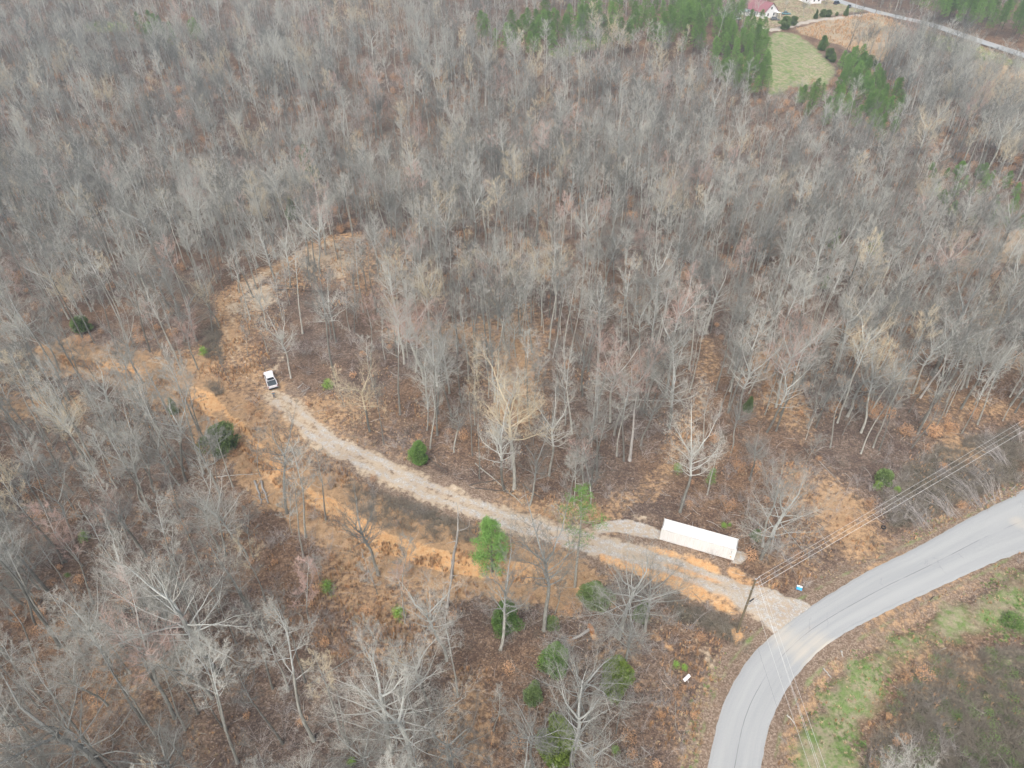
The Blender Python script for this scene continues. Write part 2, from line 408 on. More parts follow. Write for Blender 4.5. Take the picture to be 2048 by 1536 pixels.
# ------------------------------------------------------------------ cover zones (world outlines of what the photo shows)
DRIVE = smooth(W([(1545, 1235), (1500, 1203), (1450, 1174), (1383, 1147), (1300, 1120), (1210, 1094), (1117, 1070), (1022, 1040), (950, 1016), (868, 986), (795, 950), (740, 925), (690, 903), (640, 872), (600, 836), (570, 808), (550, 790)]))
APRON = W([(1470, 1167), (1515, 1172), (1552, 1179), (1570, 1191), (1597, 1198), (1614, 1205), (1625, 1215), (1590, 1250), (1545, 1268), (1534, 1248), (1521, 1234), (1508, 1222), (1493, 1209), (1470, 1198)])
PAD = W([(1180, 1052), (1215, 1042), (1252, 1038), (1294, 1048), (1330, 1066), (1325, 1080), (1290, 1076), (1262, 1070), (1230, 1064), (1196, 1068)])
PAD2 = W([(1470, 1100), (1490, 1104), (1498, 1116), (1478, 1130), (1462, 1126)])
CLAY = [W(p) for p in (
    [(1278, 1091), (1330, 1098), (1380, 1112), (1430, 1128), (1445, 1150), (1400, 1140), (1340, 1118), (1285, 1104)],
    [(1452, 1134), (1480, 1140), (1500, 1160), (1470, 1165), (1455, 1150)],
    [(1195, 1102), (1260, 1118), (1330, 1140), (1400, 1165), (1430, 1195), (1400, 1205), (1330, 1172), (1260, 1145), (1200, 1122)],
    [(1420, 1200), (1450, 1208), (1480, 1222), (1500, 1228), (1470, 1235), (1430, 1218)],
    [(1462, 1258), (1480, 1255), (1490, 1275), (1472, 1285)],
    [(1155, 1178), (1175, 1178), (1175, 1190), (1158, 1190)], [(1212, 1198), (1235, 1202), (1230, 1214), (1215, 1210)],
    [(1175, 1250), (1190, 1262), (1195, 1282), (1184, 1280)], [(1300, 1258), (1322, 1268), (1318, 1282), (1302, 1272)], [(1325, 1284), (1350, 1290), (1340, 1305)],
    [(1300, 1115), (1350, 1125), (1420, 1150), (1480, 1172), (1440, 1168), (1370, 1150), (1310, 1130)])]
SAND = [W(p) for p in (
    [(1090, 1062), (1180, 1080), (1280, 1092), (1300, 1115), (1200, 1095), (1110, 1075)],
    [(1180, 1086), (1270, 1088), (1330, 1130), (1420, 1170), (1500, 1195), (1480, 1212), (1400, 1190), (1300, 1150), (1200, 1112)],
    [(455, 590), (470, 580), (478, 620), (474, 650), (458, 640)], [(470, 572), (520, 545), (550, 535), (540, 560), (490, 585)],
    [(440, 615), (470, 640), (500, 640), (560, 600), (560, 560), (520, 570), (480, 590)],
    [(548, 790), (575, 795), (580, 806), (556, 806)], [(540, 745), (555, 712), (580, 690), (572, 720), (560, 745)],
    [(1258, 1028), (1300, 1036), (1290, 1042), (1255, 1036)],
    [(590, 505), (660, 480), (720, 500), (700, 560), (640, 560), (600, 540)], [(1390, 1290), (1330, 1240), (1350, 1240), (1420, 1300), (1450, 1350), (1420, 1350)])]
TRACK = smooth(W([(120, 712), (200, 722), (270, 742), (340, 768), (395, 790), (440, 830), (480, 872), (520, 910), (560, 958), (600, 985), (650, 1012), (700, 1046), (750, 1080), (820, 1102), (900, 1122), (970, 1138), (1050, 1146), (1120, 1165)]))
TRACK_CLAY = smooth(W([(648, 1008), (690, 1035), (740, 1066), (790, 1096), (850, 1108), (900, 1124), (950, 1136)]))
LOOP = smooth(W([(548, 775), (515, 758), (485, 735), (468, 700), (462, 660), (450, 620), (470, 585), (520, 552), (590, 522), (620, 498), (660, 480), (712, 474)]))
LOOPPATCH = W([(585, 500), (640, 480), (710, 470), (800, 505), (850, 535), (800, 560), (720, 590), (640, 570), (560, 600), (540, 680), (490, 690), (455, 650), (450, 600), (520, 555)])
ORANGE = [W(p) for p in ([(582, 500), (600, 495), (605, 530), (585, 530)], [(645, 468), (705, 464), (700, 482), (650, 484)], [(770, 505), (820, 500), (850, 525), (820, 535), (780, 525)],
                         [(820, 1108), (860, 1110), (850, 1120)])]
SPUR = smooth(W([(1215, 1048), (1240, 1015), (1290, 982), (1340, 930), (1375, 865), (1400, 800), (1412, 740), (1418, 690)]))
EASTSTRAW = W([(1050, 1000), (1160, 1005), (1250, 1018), (1230, 1040), (1140, 1050), (1070, 1040), (1000, 1030)])
STRAWS = [(W(p), k) for p, k in (
    ([(640, 1070), (760, 1110), (900, 1150), (980, 1180), (900, 1200), (820, 1330), (760, 1290), (690, 1240), (620, 1210)], .72),
    ([(580, 1240), (740, 1230), (820, 1260), (830, 1380), (700, 1330), (600, 1300)], .55),
    ([(900, 1340), (970, 1330), (1010, 1460), (1010, 1560), (840, 1560), (860, 1440)], .7),
    ([(760, 1250), (860, 1230), (900, 1300), (840, 1350)], .6),
    ([(1560, 930), (1620, 920), (1640, 1010), (1590, 1040), (1550, 990)], .8),
    ([(1520, 1040), (1640, 1000), (1780, 1030), (1720, 1110), (1640, 1160), (1540, 1180), (1490, 1140)], .5),
    ([(1310, 1230), (1440, 1260), (1460, 1330), (1420, 1540), (1240, 1540), (1300, 1400)], .42),
    ([(340, 690), (420, 690), (450, 740), (400, 760), (340, 740)], .7), ([(440, 740), (520, 740), (520, 820), (600, 900), (640, 1000), (560, 990), (500, 890), (440, 830)], .75),
    ([(560, 850), (640, 890), (720, 960), (680, 980), (640, 960), (580, 900)], .7), ([(900, 1000), (1060, 1030), (1060, 1050), (920, 1025)], .5),
    ([(460, 640), (530, 690), (520, 740), (440, 740)], .7), ([(900, 1060), (960, 1040), (1000, 1080), (960, 1140), (890, 1120)], .6))]
LAWN = W([(2100, 1105), (1985, 1150), (1910, 1190), (1820, 1235), (1740, 1280), (1680, 1310), (1640, 1365), (1605, 1420), (1580, 1480), (1570, 1600), (1725, 1600), (1735, 1480), (1780, 1400), (1800, 1340), (1860, 1310), (1930, 1290), (2100, 1290)])
VERGE_DRY = W([(1560, 1600), (1555, 1480), (1590, 1410), (1625, 1355), (1680, 1300), (1700, 1320), (1660, 1390), (1630, 1440), (1612, 1600)])
BRUSH = [W(p) for p in ([(1712, 1600), (1745, 1480), (1790, 1400), (1812, 1345), (1870, 1310), (2000, 1300), (2150, 1300), (2150, 1600)],
                        [(690, 960), (780, 990), (880, 1025), (960, 1055), (960, 1085), (880, 1085), (790, 1070), (700, 1010)],
                        [(380, 770), (450, 765), (440, 830), (410, 820)], [(430, 640), (455, 660), (455, 720), (415, 720), (400, 670)],
                        [(1320, 1185), (1400, 1215), (1480, 1245), (1500, 1300), (1440, 1270), (1360, 1240)],
                        [(1760, 990), (1850, 900), (2048, 850), (2048, 960), (1900, 1020), (1780, 1060)])]
BLUSH = W([(1940, 1298), (2120, 1290), (2120, 1345), (1980, 1350)])
FIELD_G = W([(1558, 62), (1535, 72), (1524, 127), (1530, 177), (1540, 196), (1590, 176), (1659, 170), (1677, 142), (1634, 95), (1596, 68)])
FIELD_GG = W([(1560, 66), (1543, 75), (1535, 110), (1538, 150), (1570, 160), (1600, 120), (1600, 80)])
FIELD_S = W([(1590, 58), (1678, 33), (1751, 28), (1811, 52), (1795, 90), (1764, 125), (1710, 108), (1680, 90), (1634, 78), (1600, 68)])
FIELD_E = W([(1950, 120), (2120, 150), (2120, 215), (1960, 190), (1920, 150)]); FIELD_P = W([(1975, 470), (2120, 440), (2120, 540), (1960, 520)])
VERGE2 = W([(1811, 52), (1880, 66), (2048, 122), (2120, 140), (2120, 160), (1980, 140), (1860, 95)])
YARD = W([(1470, 28), (1520, 10), (1600, -20), (1690, 0), (1740, 24), (1680, 32), (1600, 48), (1555, 58), (1520, 62), (1480, 50)])
HDRIVE = smooth(W([(1752, 27), (1700, 33), (1640, 40), (1600, 47), (1565, 56), (1535, 60), (1505, 48)]))
GLADE1 = W([(160, 48), (200, 42), (260, 46), (255, 62), (180, 66)]); GLADE2 = W([(1090, 110), (1130, 88), (1215, 66), (1230, 80), (1190, 100), (1120, 118)])

def covers(x, y):
    """eight cover weights for arrays of world positions"""
    near = 1.0
    g = np.zeros(x.shape); cl = g.copy(); st = g.copy(); gr = g.copy(); pa = g.copy(); br = g.copy(); rd = g.copy(); fi = g.copy()
    d, p = poly_dist(x, y, DRIVE)
    hwid = 2.4
    dn_ = d + 1.1 * (vnoise(x, y, 2.2, 97) - .5); rut = np.exp(-((np.abs(dn_) - 1.15) / .8) ** 2)
    mask = sstep(hwid + .6, hwid - .4, d) * (1 - sstep(.97, 1, p))
    wear = .75 + .35 * vnoise(x, y, 3.5, 77); fade = 1 - .25 * sstep(.75, .95, p)
    g = np.maximum(g, mask * (.33 + .54 * rut) * wear * fade); pa = np.maximum(pa, sstep(4.0, 1.8, d + 2 * (vnoise(x, y, 3, 88) - .5)) * .60); cl = np.maximum(cl, sstep(4.5, 2.2, np.abs(d - 1)) * .55 * sstep(.35, .7, vnoise(x, y, 5, 89)) * sstep(.30, .12, p))
    rd = np.maximum(rd, sstep(7, 4, d) * .6)
    g = np.maximum(g, soft(x, y, APRON, .5) * .88); pa = np.maximum(pa, soft(x, y, APRON, .5) * .8); g = np.maximum(g, soft(x, y, PAD, .8) * .95); g = np.maximum(g, soft(x, y, PAD2, .5) * .9)
    for q in CLAY: cl = np.maximum(cl, soft(x, y, q, 1.6) * .9 * (.62 + .62 * vnoise(x, y, 2.0, 80)))
    for q in ORANGE: cl = np.maximum(cl, soft(x, y, q, 2.5) * .5 * (.6 + .7 * vnoise(x, y, 2.2, 79)))
    g = g * (1 - .45 * np.clip(cl - .3, 0, 1))
    nzp = .62 + .6 * vnoise(x, y, 2.6, 78)
    for q in SAND: pa = np.maximum(pa, soft(x, y, q, 2.0) * (.8 if q[0][1] < 100 else .66) * nzp)
    d, _ = poly_dist(x, y, TRACK); nt_ = vnoise(x, y, 4.5, 90); st = np.maximum(st, sstep(10, 3.5, d + 5 * (nt_ - .5)) * (.62 + .5 * nt_))
    tr = np.exp(-((d - 1.0) / .6) ** 2); pa = np.maximum(pa, tr * (.30 + .4 * nt_)); cl = np.maximum(cl, sstep(3.2, 1, d) * .8 * sstep(.5, .8, vnoise(x, y, 6, 95)))
    d, p = poly_dist(x, y, TRACK); dn_ = d + 1.2 * (vnoise(x, y, 3.1, 101) - .5)
    cl = np.maximum(cl, np.exp(-((dn_ - 1.3) / .75) ** 2) * (.60 + .45 * vnoise(x, y, 4.5, 102)) * sstep(.10, .3, p) * (1 - sstep(.93, 1, p)))
    d, _ = poly_dist(x, y, TRACK_CLAY); cl = np.maximum(cl, sstep(2.8, .8, d) * .8 * (.6 + .7 * vnoise(x, y, 2.5, 81)))
    d, _ = poly_dist(x, y, LOOP); nt_ = vnoise(x, y, 4, 91); st = np.maximum(st, sstep(6, 1.5, d + 4 * (nt_ - .5)) * (.35 + .5 * nt_)); pa = np.maximum(pa, np.exp(-((d - 1.0) / .7) ** 2) * .5)
    st = np.maximum(st, soft(x, y, LOOPPATCH, 7) * .5); pa = np.maximum(pa, soft(x, y, LOOPPATCH, 7) * .26)
    d, _ = poly_dist(x, y, SPUR); st = np.maximum(st, sstep(4.5, 1, d + 3 * (vnoise(x, y, 4, 92) - .5)) * .46)
    st = np.maximum(st, soft(x, y, EASTSTRAW, 2) * .62)
    for q, k in STRAWS: st = np.maximum(st, soft(x, y, q, 3) * k * .72)
    gr = np.maximum(gr, soft(x, y, LAWN, 4) * .68 * (.75 + .4 * vnoise(x, y, 6, 93))); st = np.maximum(st, soft(x, y, VERGE_DRY, 1.2) * .5); cl = np.maximum(cl, soft(x, y, VERGE_DRY, 1.2) * .28)
    nb_ = vnoise(x, y, 3.2, 94)
    for q in BRUSH: br = np.maximum(br, soft(x, y, q, 5) * (.62 + .5 * nb_))
    pa = np.maximum(pa, soft(x, y, BLUSH, 1.5) * .5); pa = np.maximum(pa, soft(x, y, W([(1600, 110), (1640, 100), (1680, 140), (1660, 172), (1590, 178), (1560, 185)]), 6) * .42)
    d, _ = poly_dist(x, y, ROAD); rd = np.maximum(rd, sstep(ROADH + 4.5, ROADH + 1.5, d) * .7); gr = np.maximum(gr, sstep(.9, 0, np.abs(d - ROADH - .5)) * .5)
    gr = np.maximum(gr, soft(x, y, FIELD_G, 4) * .8); gr = np.maximum(gr, soft(x, y, FIELD_GG, 8) * 1.15)
    for q in (FIELD_S, FIELD_E, FIELD_P): fi = np.maximum(fi, soft(x, y, q, 4) * .9)
    gr = np.maximum(gr, soft(x, y, VERGE2, 3) * .6)
    pa = np.maximum(pa, soft(x, y, YARD, 4) * .46); gr = np.maximum(gr, soft(x, y, YARD, 4) * .5); d, _ = poly_dist(x, y, HDRIVE); g = np.maximum(g, sstep(3.2, 1.8, d) * .75)
    d, _ = poly_dist(x, y, R2); st = np.maximum(st, sstep(9, 5, d) * .4)
    for q in (GLADE1, GLADE2): gr = np.maximum(gr, soft(x, y, q, 5) * .9)
    # broad natural variation of dry grass under thin woods
    nz = vnoise(x, y, 14, 3); st = np.maximum(st, np.clip(nz - .50, 0, 1) * 1.6 * sstep(190, 120, y) * (1 - gr))
    nz = vnoise(x, y, 30, 5); br = np.maximum(br, np.clip(nz - .5, 0, 1) * .9 * (1 - np.maximum(gr, fi)))
    return g, cl, st, gr, pa, br, rd, fi

# ------------------------------------------------------------------ the ground sheet, split into its named surfaces
def axis(segs):
    o = []
    for a, b, s in segs: o += list(np.arange(a, b, s))
    return np.array(o + [segs[-1][1]])
yy = axis([(-3200, -200, 300), (-200, 10, 15), (10, 150, .55), (150, 260, 1.1), (260, 600, 2.6), (600, 1000, 12), (1000, 3400, 200)])
xx = axis([(-3200, -1000, 275), (-1000, -420, 20), (-420, -160, 3.2), (-160, -75, 1.1), (-75, 100, .55), (100, 160, 1.1), (160, 420, 3.0), (420, 1000, 20), (1000, 3200, 275)])
GX, GY = np.meshgrid(xx, yy)
X = GX.ravel(); Y = GY.ravel(); Z = H(X, Y)
sel = (Y > 5) & (Y < 620) & (np.abs(X) < 430)
cov = [np.zeros(X.shape) for _ in range(8)]
cc = covers(X[sel], Y[sel])
for i in range(8): cov[i][sel] = cc[i]
dr, _ = poly_dist(X[sel], Y[sel], ROAD); smooth_k = sstep(ROADH + .2, ROADH + 3, dr)
hard = np.clip(1 - 1.6 * np.maximum(cov[0], cov[1])[sel], 0, 1)
mic = (vnoise(X[sel], Y[sel], 2.3, 1) - .5) * .22 + (vnoise(X[sel], Y[sel], 7, 2) - .5) * .35
dit = -0.35 * np.exp(-((dr - ROADH - 2.2) / 1.0) ** 2)
Z[sel] += mic * smooth_k * hard + dit * sstep(.3, .9, 1 - cov[0][sel])
Z[sel] += cov[0][sel] * .05
nx, ny = len(xx), len(yy)
idx = np.arange(nx * ny).reshape(ny, nx)
quads = np.stack([idx[:-1, :-1], idx[:-1, 1:], idx[1:, 1:], idx[1:, :-1]], -1).reshape(-1, 4)
fw = [c[quads].mean(1) for c in cov]
cls = np.zeros(len(quads), int)
cls[fw[2] > .5] = 3
cx, cy = X[quads].mean(1), Y[quads].mean(1)
dT, _ = poly_dist(cx, cy, TRACK); dL, _ = poly_dist(cx, cy, LOOP)
cls[(dT < 2.4) | (dL < 2.4)] = 2
cls[fw[3] > .45] = 4; cls[fw[7] > .5] = 5
cls[(fw[0] > .34) | ((fw[4] > .5) & (fw[0] > .2))] = 1
NAMES = ['ground', 'gravel_drive', 'dirt_track', 'grassland', 'lawn', 'field']
LABS = ['brown leaf litter covering the woodland floor', 'pale gravel drive and pads leading in from the road', 'straw-coloured two-rut dirt track and loop through the woods',
        'patches of dry orange grass between the tracks', 'patchy green lawn and grass verges', 'dry tan fields beyond the woods']
for k, nm in enumerate(NAMES):
    q = quads[cls == k]; used, inv = np.unique(q, return_inverse=True)
    me = bpy.data.meshes.new(nm); me.vertices.add(len(used))
    me.vertices.foreach_set('co', np.c_[X[used], Y[used], Z[used]].astype(np.float32).ravel())
    me.loops.add(len(q) * 4); me.loops.foreach_set('vertex_index', inv.reshape(-1).astype(np.int32))
    me.polygons.add(len(q)); me.polygons.foreach_set('loop_start', (np.arange(len(q)) * 4).astype(np.int32)); me.polygons.foreach_set('loop_total', np.full(len(q), 4, np.int32))
    for an, ids in (('cover_a', (0, 1, 2, 3)), ('cover_b', (4, 5, 6, 7))):
        a = me.color_attributes.new(an, 'FLOAT_COLOR', 'POINT'); a.data.foreach_set('color', np.stack([cov[i][used] for i in ids], -1).astype(np.float32).ravel())
    me.polygons.foreach_set('use_smooth', [True] * len(q))
    me.materials.append(M_GROUND); me.update(); me.validate()
    tag(link(nm, me), LABS[k], kind='structure')

from bisect import bisect_right
def gz(x, y):
    """height of the built ground sheet"""
    i = min(max(bisect_right(xx, x) - 1, 0), nx - 2); j = min(max(bisect_right(yy, y) - 1, 0), ny - 2)
    u = (x - xx[i]) / (xx[i + 1] - xx[i]); v = (y - yy[j]) / (yy[j + 1] - yy[j]); a = j * nx + i
    return float((Z[a] * (1 - u) + Z[a + 1] * u) * (1 - v) + (Z[a + nx] * (1 - u) + Z[a + nx + 1] * u) * v)
def G(px, py):
    p = at(px, py); return Vector((p.x, p.y, gz(p.x, p.y)))

# ------------------------------------------------------------------ tree prototypes
def rv(s=1.0): return Vector((random.gauss(0, s), random.gauss(0, s), random.gauss(0, s)))
def grow_tree(hgt, crown0, crad, nlimb, asc, r0, seed, lean=.02, wob=.05, detail=1.0, fork=0, snag=False):
    """bare tree: (trunk MB, crown MB). crown0 = share of the height where limbs begin, asc = how steeply limbs rise"""
    random.seed(seed); T, C = MB(), MB()
    n = 12; p = Vector((0, 0, -.3)); ld = random.uniform(0, 6.28); d = Vector((math.cos(ld) * lean, math.sin(ld) * lean, 1)).normalized()
    pts, rad = [p.copy()], [r0 * 1.35]; topk = 1.0 if not fork else .62
    for i in range(n):
        d = (d + Vector((random.gauss(0, wob), random.gauss(0, wob), .12))).normalized()
        p = p + d * (hgt * topk / n); f = (i + 1) / n
        pts.append(p.copy()); rad.append(max(r0 * (1 - f * (.93 if not fork else .45)) ** .85, .012))
    k0 = max(2, int(n * (crown0 / topk)) + 1)
    T.tube(pts[:k0 + 1], rad[:k0 + 1], 7); C.tube(pts[k0:], rad[k0:], 6)
    def pos(f):
        x = f * n; i = min(int(x), n - 1); return pts[i].lerp(pts[i + 1], x - i), rad[i] * (1 - (x - i)) + rad[i + 1] * (x - i)
    def branch(p, d, L, r, lev):
        nseg = {1: 6, 2: 4, 3: 3, 4: 1}[lev]; q = [p.copy()]; rr = [r]; cur = d.copy(); ps = p.copy()
        up = {1: asc * .085, 2: .10, 3: .05, 4: .03}[lev]; jit = {1: .13, 2: .17, 3: .20, 4: .2}[lev]
        if snag: jit *= 1.5
        for i in range(nseg):
            cur = (cur + rv(jit) + Vector((0, 0, up))).normalized(); ps = ps + cur * (L / nseg); q.append(ps.copy()); rr.append(r * (1 - (i + 1) / nseg * .9))
        rr[-1] = 0
        C.tube(q, rr, {1: 5, 2: 4, 3: 3, 4: 3}[lev], 0 if lev == 1 else 1)
        if lev == 4 or (snag and lev >= 2): return
        nk = {1: int(9 * detail), 2: int(8 * detail), 3: int(6 * detail)}[lev]
        if snag: nk = 2
        for k in range(nk):
            f = (.22 if lev == 1 else .12) + .85 * (k + random.random()) / nk; f = min(f, .97)
            x = f * nseg; i = min(int(x), nseg - 1); b = q[i].lerp(q[i + 1], x - i); dd = (q[i + 1] - q[i]).normalized()
            side = dd.cross(rv()).normalized(); a = random.uniform(.45, .95)
            nd = (dd * math.cos(a) + side * math.sin(a) + Vector((0, 0, .12))).normalized()
            branch(b, nd, L * random.uniform(.34, .55) * (1.15 - .5 * f), max(r * (1 - f * .85) * .48, {1: .010, 2: .0075, 3: .0065}[lev]), lev + 1)
    if fork:
        for k in range(fork):
            a = 6.28 * k / fork + random.random(); nd = Vector((math.cos(a) * .8, math.sin(a) * .8, 1)).normalized()
            branch(pts[-1], nd, hgt * .42 * random.uniform(.8, 1.1), rad[-1] * .75, 1)
    ang = random.uniform(0, 6.28)
    for k in range(nlimb):
        f = crown0 / topk + (1 - crown0 / topk) * ((k + .3 * random.random()) / nlimb) * .97
        b, r = pos(min(f, .985)); ang += 2.4 + random.uniform(-.4, .4)
        hh = (f - crown0 / topk) / (1 - crown0 / topk + 1e-6); el = asc * (.55 + .5 * hh) + random.uniform(-.15, .15)
        nd = Vector((math.cos(ang) * math.cos(el), math.sin(ang) * math.cos(el), math.sin(el)))
        prof = (math.sin(math.pi * (.25 + .68 * hh)) ** .8)
        L = crad * .93 * prof * random.uniform(.75, 1.2) * (1.15 if random.random() < .2 else 1)
        branch(b, nd, L, max(min(r * .45, .11 if snag else .062), .018), 1)
    return T, C
SPECS = {
    'slim': [(18, .58, 3.5, 14, .80, .17, 11), (20.5, .62, 3.7, 14, .85, .18, 12), (17, .52, 3.1, 13, .75, .15, 13), (19, .66, 2.9, 11, .8, .15, 14, .05, .06)],
    'vase': [(17, .40, 5.2, 15, .85, .21, 21, .03, .06, 1, 3), (19, .45, 5.6, 15, .95, .23, 22, .04, .06, 1, 3), (16, .38, 4.8, 13, .9, .19, 23, .05, .07, 1, 2)],
    'broad': [(17, .30, 7.2, 17, .62, .27, 31, .03, .06, 1.12, 2), (16, .28, 7.6, 16, .55, .29, 32, .04, .07, 1.12, 3), (18, .34, 6.6, 18, .68, .26, 33, .02, .05, 1.1, 2)],
    'lean': [(16, .45, 4.2, 13, .8, .18, 41, .28, .06), (15, .50, 3.8, 12, .8, .16, 42, .36, .06)],
    'young': [(10, .30, 2.3, 14, .9, .075, 51), (8.5, .25, 2.1, 12, .85, .06, 52), (12, .40, 2.2, 13, .9, .085, 53)],
    'snag': [(15, .45, 4.2, 6, .7, .28, 61, .02, .03, 1, 0, True), (12, .5, 2.6, 4, .6, .2, 62, .05, .05, 1, 0, True)]}
def mesh2(T, C, nm, mt, mc):
    return T.mesh(nm + '_trunk', mt, True), C.mesh(nm + '_crown', [mt if mt is M_PALE else M_LIMB, mc], False)
def joined(T, C, nm, mats):
    J = MB(); J.v = list(T.v); J.f = list(T.f); J.m = [0] * len(T.f); k = len(T.v)
    J.v += C.v; J.f += [tuple(i + k for i in f) for f in C.f]; J.m += [1 + k_ for k_ in C.m]
    return J.mesh(nm, mats)
PROTO = {}   # (form, variant, colour) -> (trunk mesh, crown mesh, height)
JOIN = {}
stash = bpy.data.collections.new('tree_stock')
for form, lst in SPECS.items():
    for vi, sp in enumerate(lst):
        T, C = grow_tree(*sp)
        cols = 'grt' if form != 'snag' else 'g'
        snagm = form == 'snag'
        tm, cm = mesh2(T, C, form, M_PALE if snagm else M_BARK, M_PALE if snagm else M_TWIG['g'])
        J = joined(T, C, form, [M_BARK, M_LIMB, M_TWIG['g']] if not snagm else [M_PALE] * 3)
        for c in cols: PROTO[form, vi, c] = (tm, cm, sp[0]); JOIN[form, vi, c] = (J, None if c == 'g' else M_TWIG[c])

# evergreens
def leafcloud(C, c, r, n, size, up=.25, asp=.22):
    for _ in range(n):
        v = rv().normalized() * r * random.random() ** .45; p = c + Vector((v.x, v.y, v.z * .62))
        d = (rv().normalized() + Vector((0, 0, up))).normalized(); s = d.cross(rv()).normalized() * size * asp; L = size * random.uniform(.7, 1.3)
        C.tri(p - s, p + s, p + d * L)
def pine(h, seed, crown0=.35, rad=2.6, clumps=70, per=60, r0=.16):
    random.seed(seed); T, C = MB(), MB(); n = 9; pts = [Vector((0, 0, -.2))]; d = Vector((0, 0, 1))
    for i in range(n): d = (d + Vector((random.gauss(0, .03), random.gauss(0, .03), .1))).normalized(); pts.append(pts[-1] + d * h / n)
    T.tube(pts, [r0 * (1 - i / n * .92) for i in range(n + 1)], 7)
    for k in range(clumps):
        f = crown0 + (1 - crown0) * ((k + random.random()) / clumps) ** .9; hh = (f - crown0) / (1 - crown0)
        x = min(f, .99) * n; i = int(x); b = pts[i].lerp(pts[i + 1], x - i); a = k * 2.4 + random.random()
        rr = rad * (1 - hh) ** .55 * (.55 + .45 * min(1, hh * 5)) * random.uniform(.45, 1.15) + .1
        e = b + Vector((math.cos(a) * rr, math.sin(a) * rr, rr * random.uniform(.0, .35)))
        if k % 2 == 0: T.tube([b, b.lerp(e, .5) - Vector((0, 0, .05)), e], [.04 * (1.2 - hh), .025, .008], 3)
        leafcloud(C, e, .62 * (1 - .35 * hh), per, .30, .3, .10)
        leafcloud(C, b.lerp(e, .6), .5, per // 2, .28, .3, .10)
    return T, C
def cedar(h, rad, seed, n=5200, shape='oval', size=.23):
    random.seed(seed); T, C = MB(), MB(); T.tube([(0, 0, -.2), (0, 0, h * .5), (0, 0, h * .9)], [.09, .06, .015], 6)
    lob = [(random.uniform(0, 6.28), random.uniform(.15, .85), random.uniform(.55, 1.35)) for _ in range(34)]
    for _ in range(n):
        f = random.random() ** .9; a = random.uniform(0, 6.28)
        prof = {'oval': math.sin(math.pi * (.12 + .86 * f)) ** .62, 'cone': (1 - f) ** .72 * min(1, .55 + f * 4), 'round': math.sin(math.pi * (.10 + .88 * f)) ** .5}[shape]
        k = 1.0
        for la, lf, ls in lob:
            da = (a - la + math.pi) % (2 * math.pi) - math.pi
            k += (ls - 1) * 1.6 * math.exp(-(da / .45) ** 2 - ((f - lf) / .13) ** 2)
        r = rad * prof * k * (random.random() ** .28)
        p = Vector((math.cos(a) * r, math.sin(a) * r, .12 + f * h * .95)); o = Vector((math.cos(a), math.sin(a), random.uniform(.2, 1.4))).normalized()
        d = (o + rv(.6)).normalized(); s = d.cross(rv()).normalized() * size * .34
        C.tri(p - s, p + s, p + d * size * random.uniform(.8, 1.5))
    return T, C
EV = {}
for nm, (T, C), mt, mc in (
        ('pine0', pine(13, 71), M_BARKD, M_PINE), ('pine1', pine(15, 72, .40, 2.9, 80), M_BARKD, M_PINE), ('pine2', pine(11, 73, .25, 2.4, 60), M_BARKD, M_PINE),
        ('bpine', pine(8.5, 74, .15, 2.3, 75, 75), M_BARKD, M_PINEB), ('tpine', pine(15.5, 75, .50, 2.4, 34, 38), M_BARK, M_PINEB),
        ('sprig', pine(1.6, 76, .05, .6, 14, 26, .03), M_BARKD, M_LIME),
        ('cedar0', cedar(4.2, 2.0, 81, 6500, 'round'), M_BARKD, M_CEDAR), ('cedar1', cedar(5.5, 1.7, 82, 6500), M_BARKD, M_CEDARB), ('cedar2', cedar(4.6, 1.35, 83, 4200, 'cone'), M_BARKD, M_CEDAR),
        ('cedar3', cedar(6.0, 1.9, 84, 6500), M_BARKD, M_PINE), ('shrub', cedar(1.2, 1.5, 86, 2200, 'round', .14), M_BARKD, M_GREEN), ('cedar4', cedar(2.0, 1.1, 85, 2200, 'round'), M_BARKD, M_CEDAR)):
    EV[nm] = (T.mesh(nm + '_trunk', mt, True), C.mesh(nm + '_crown', mc))

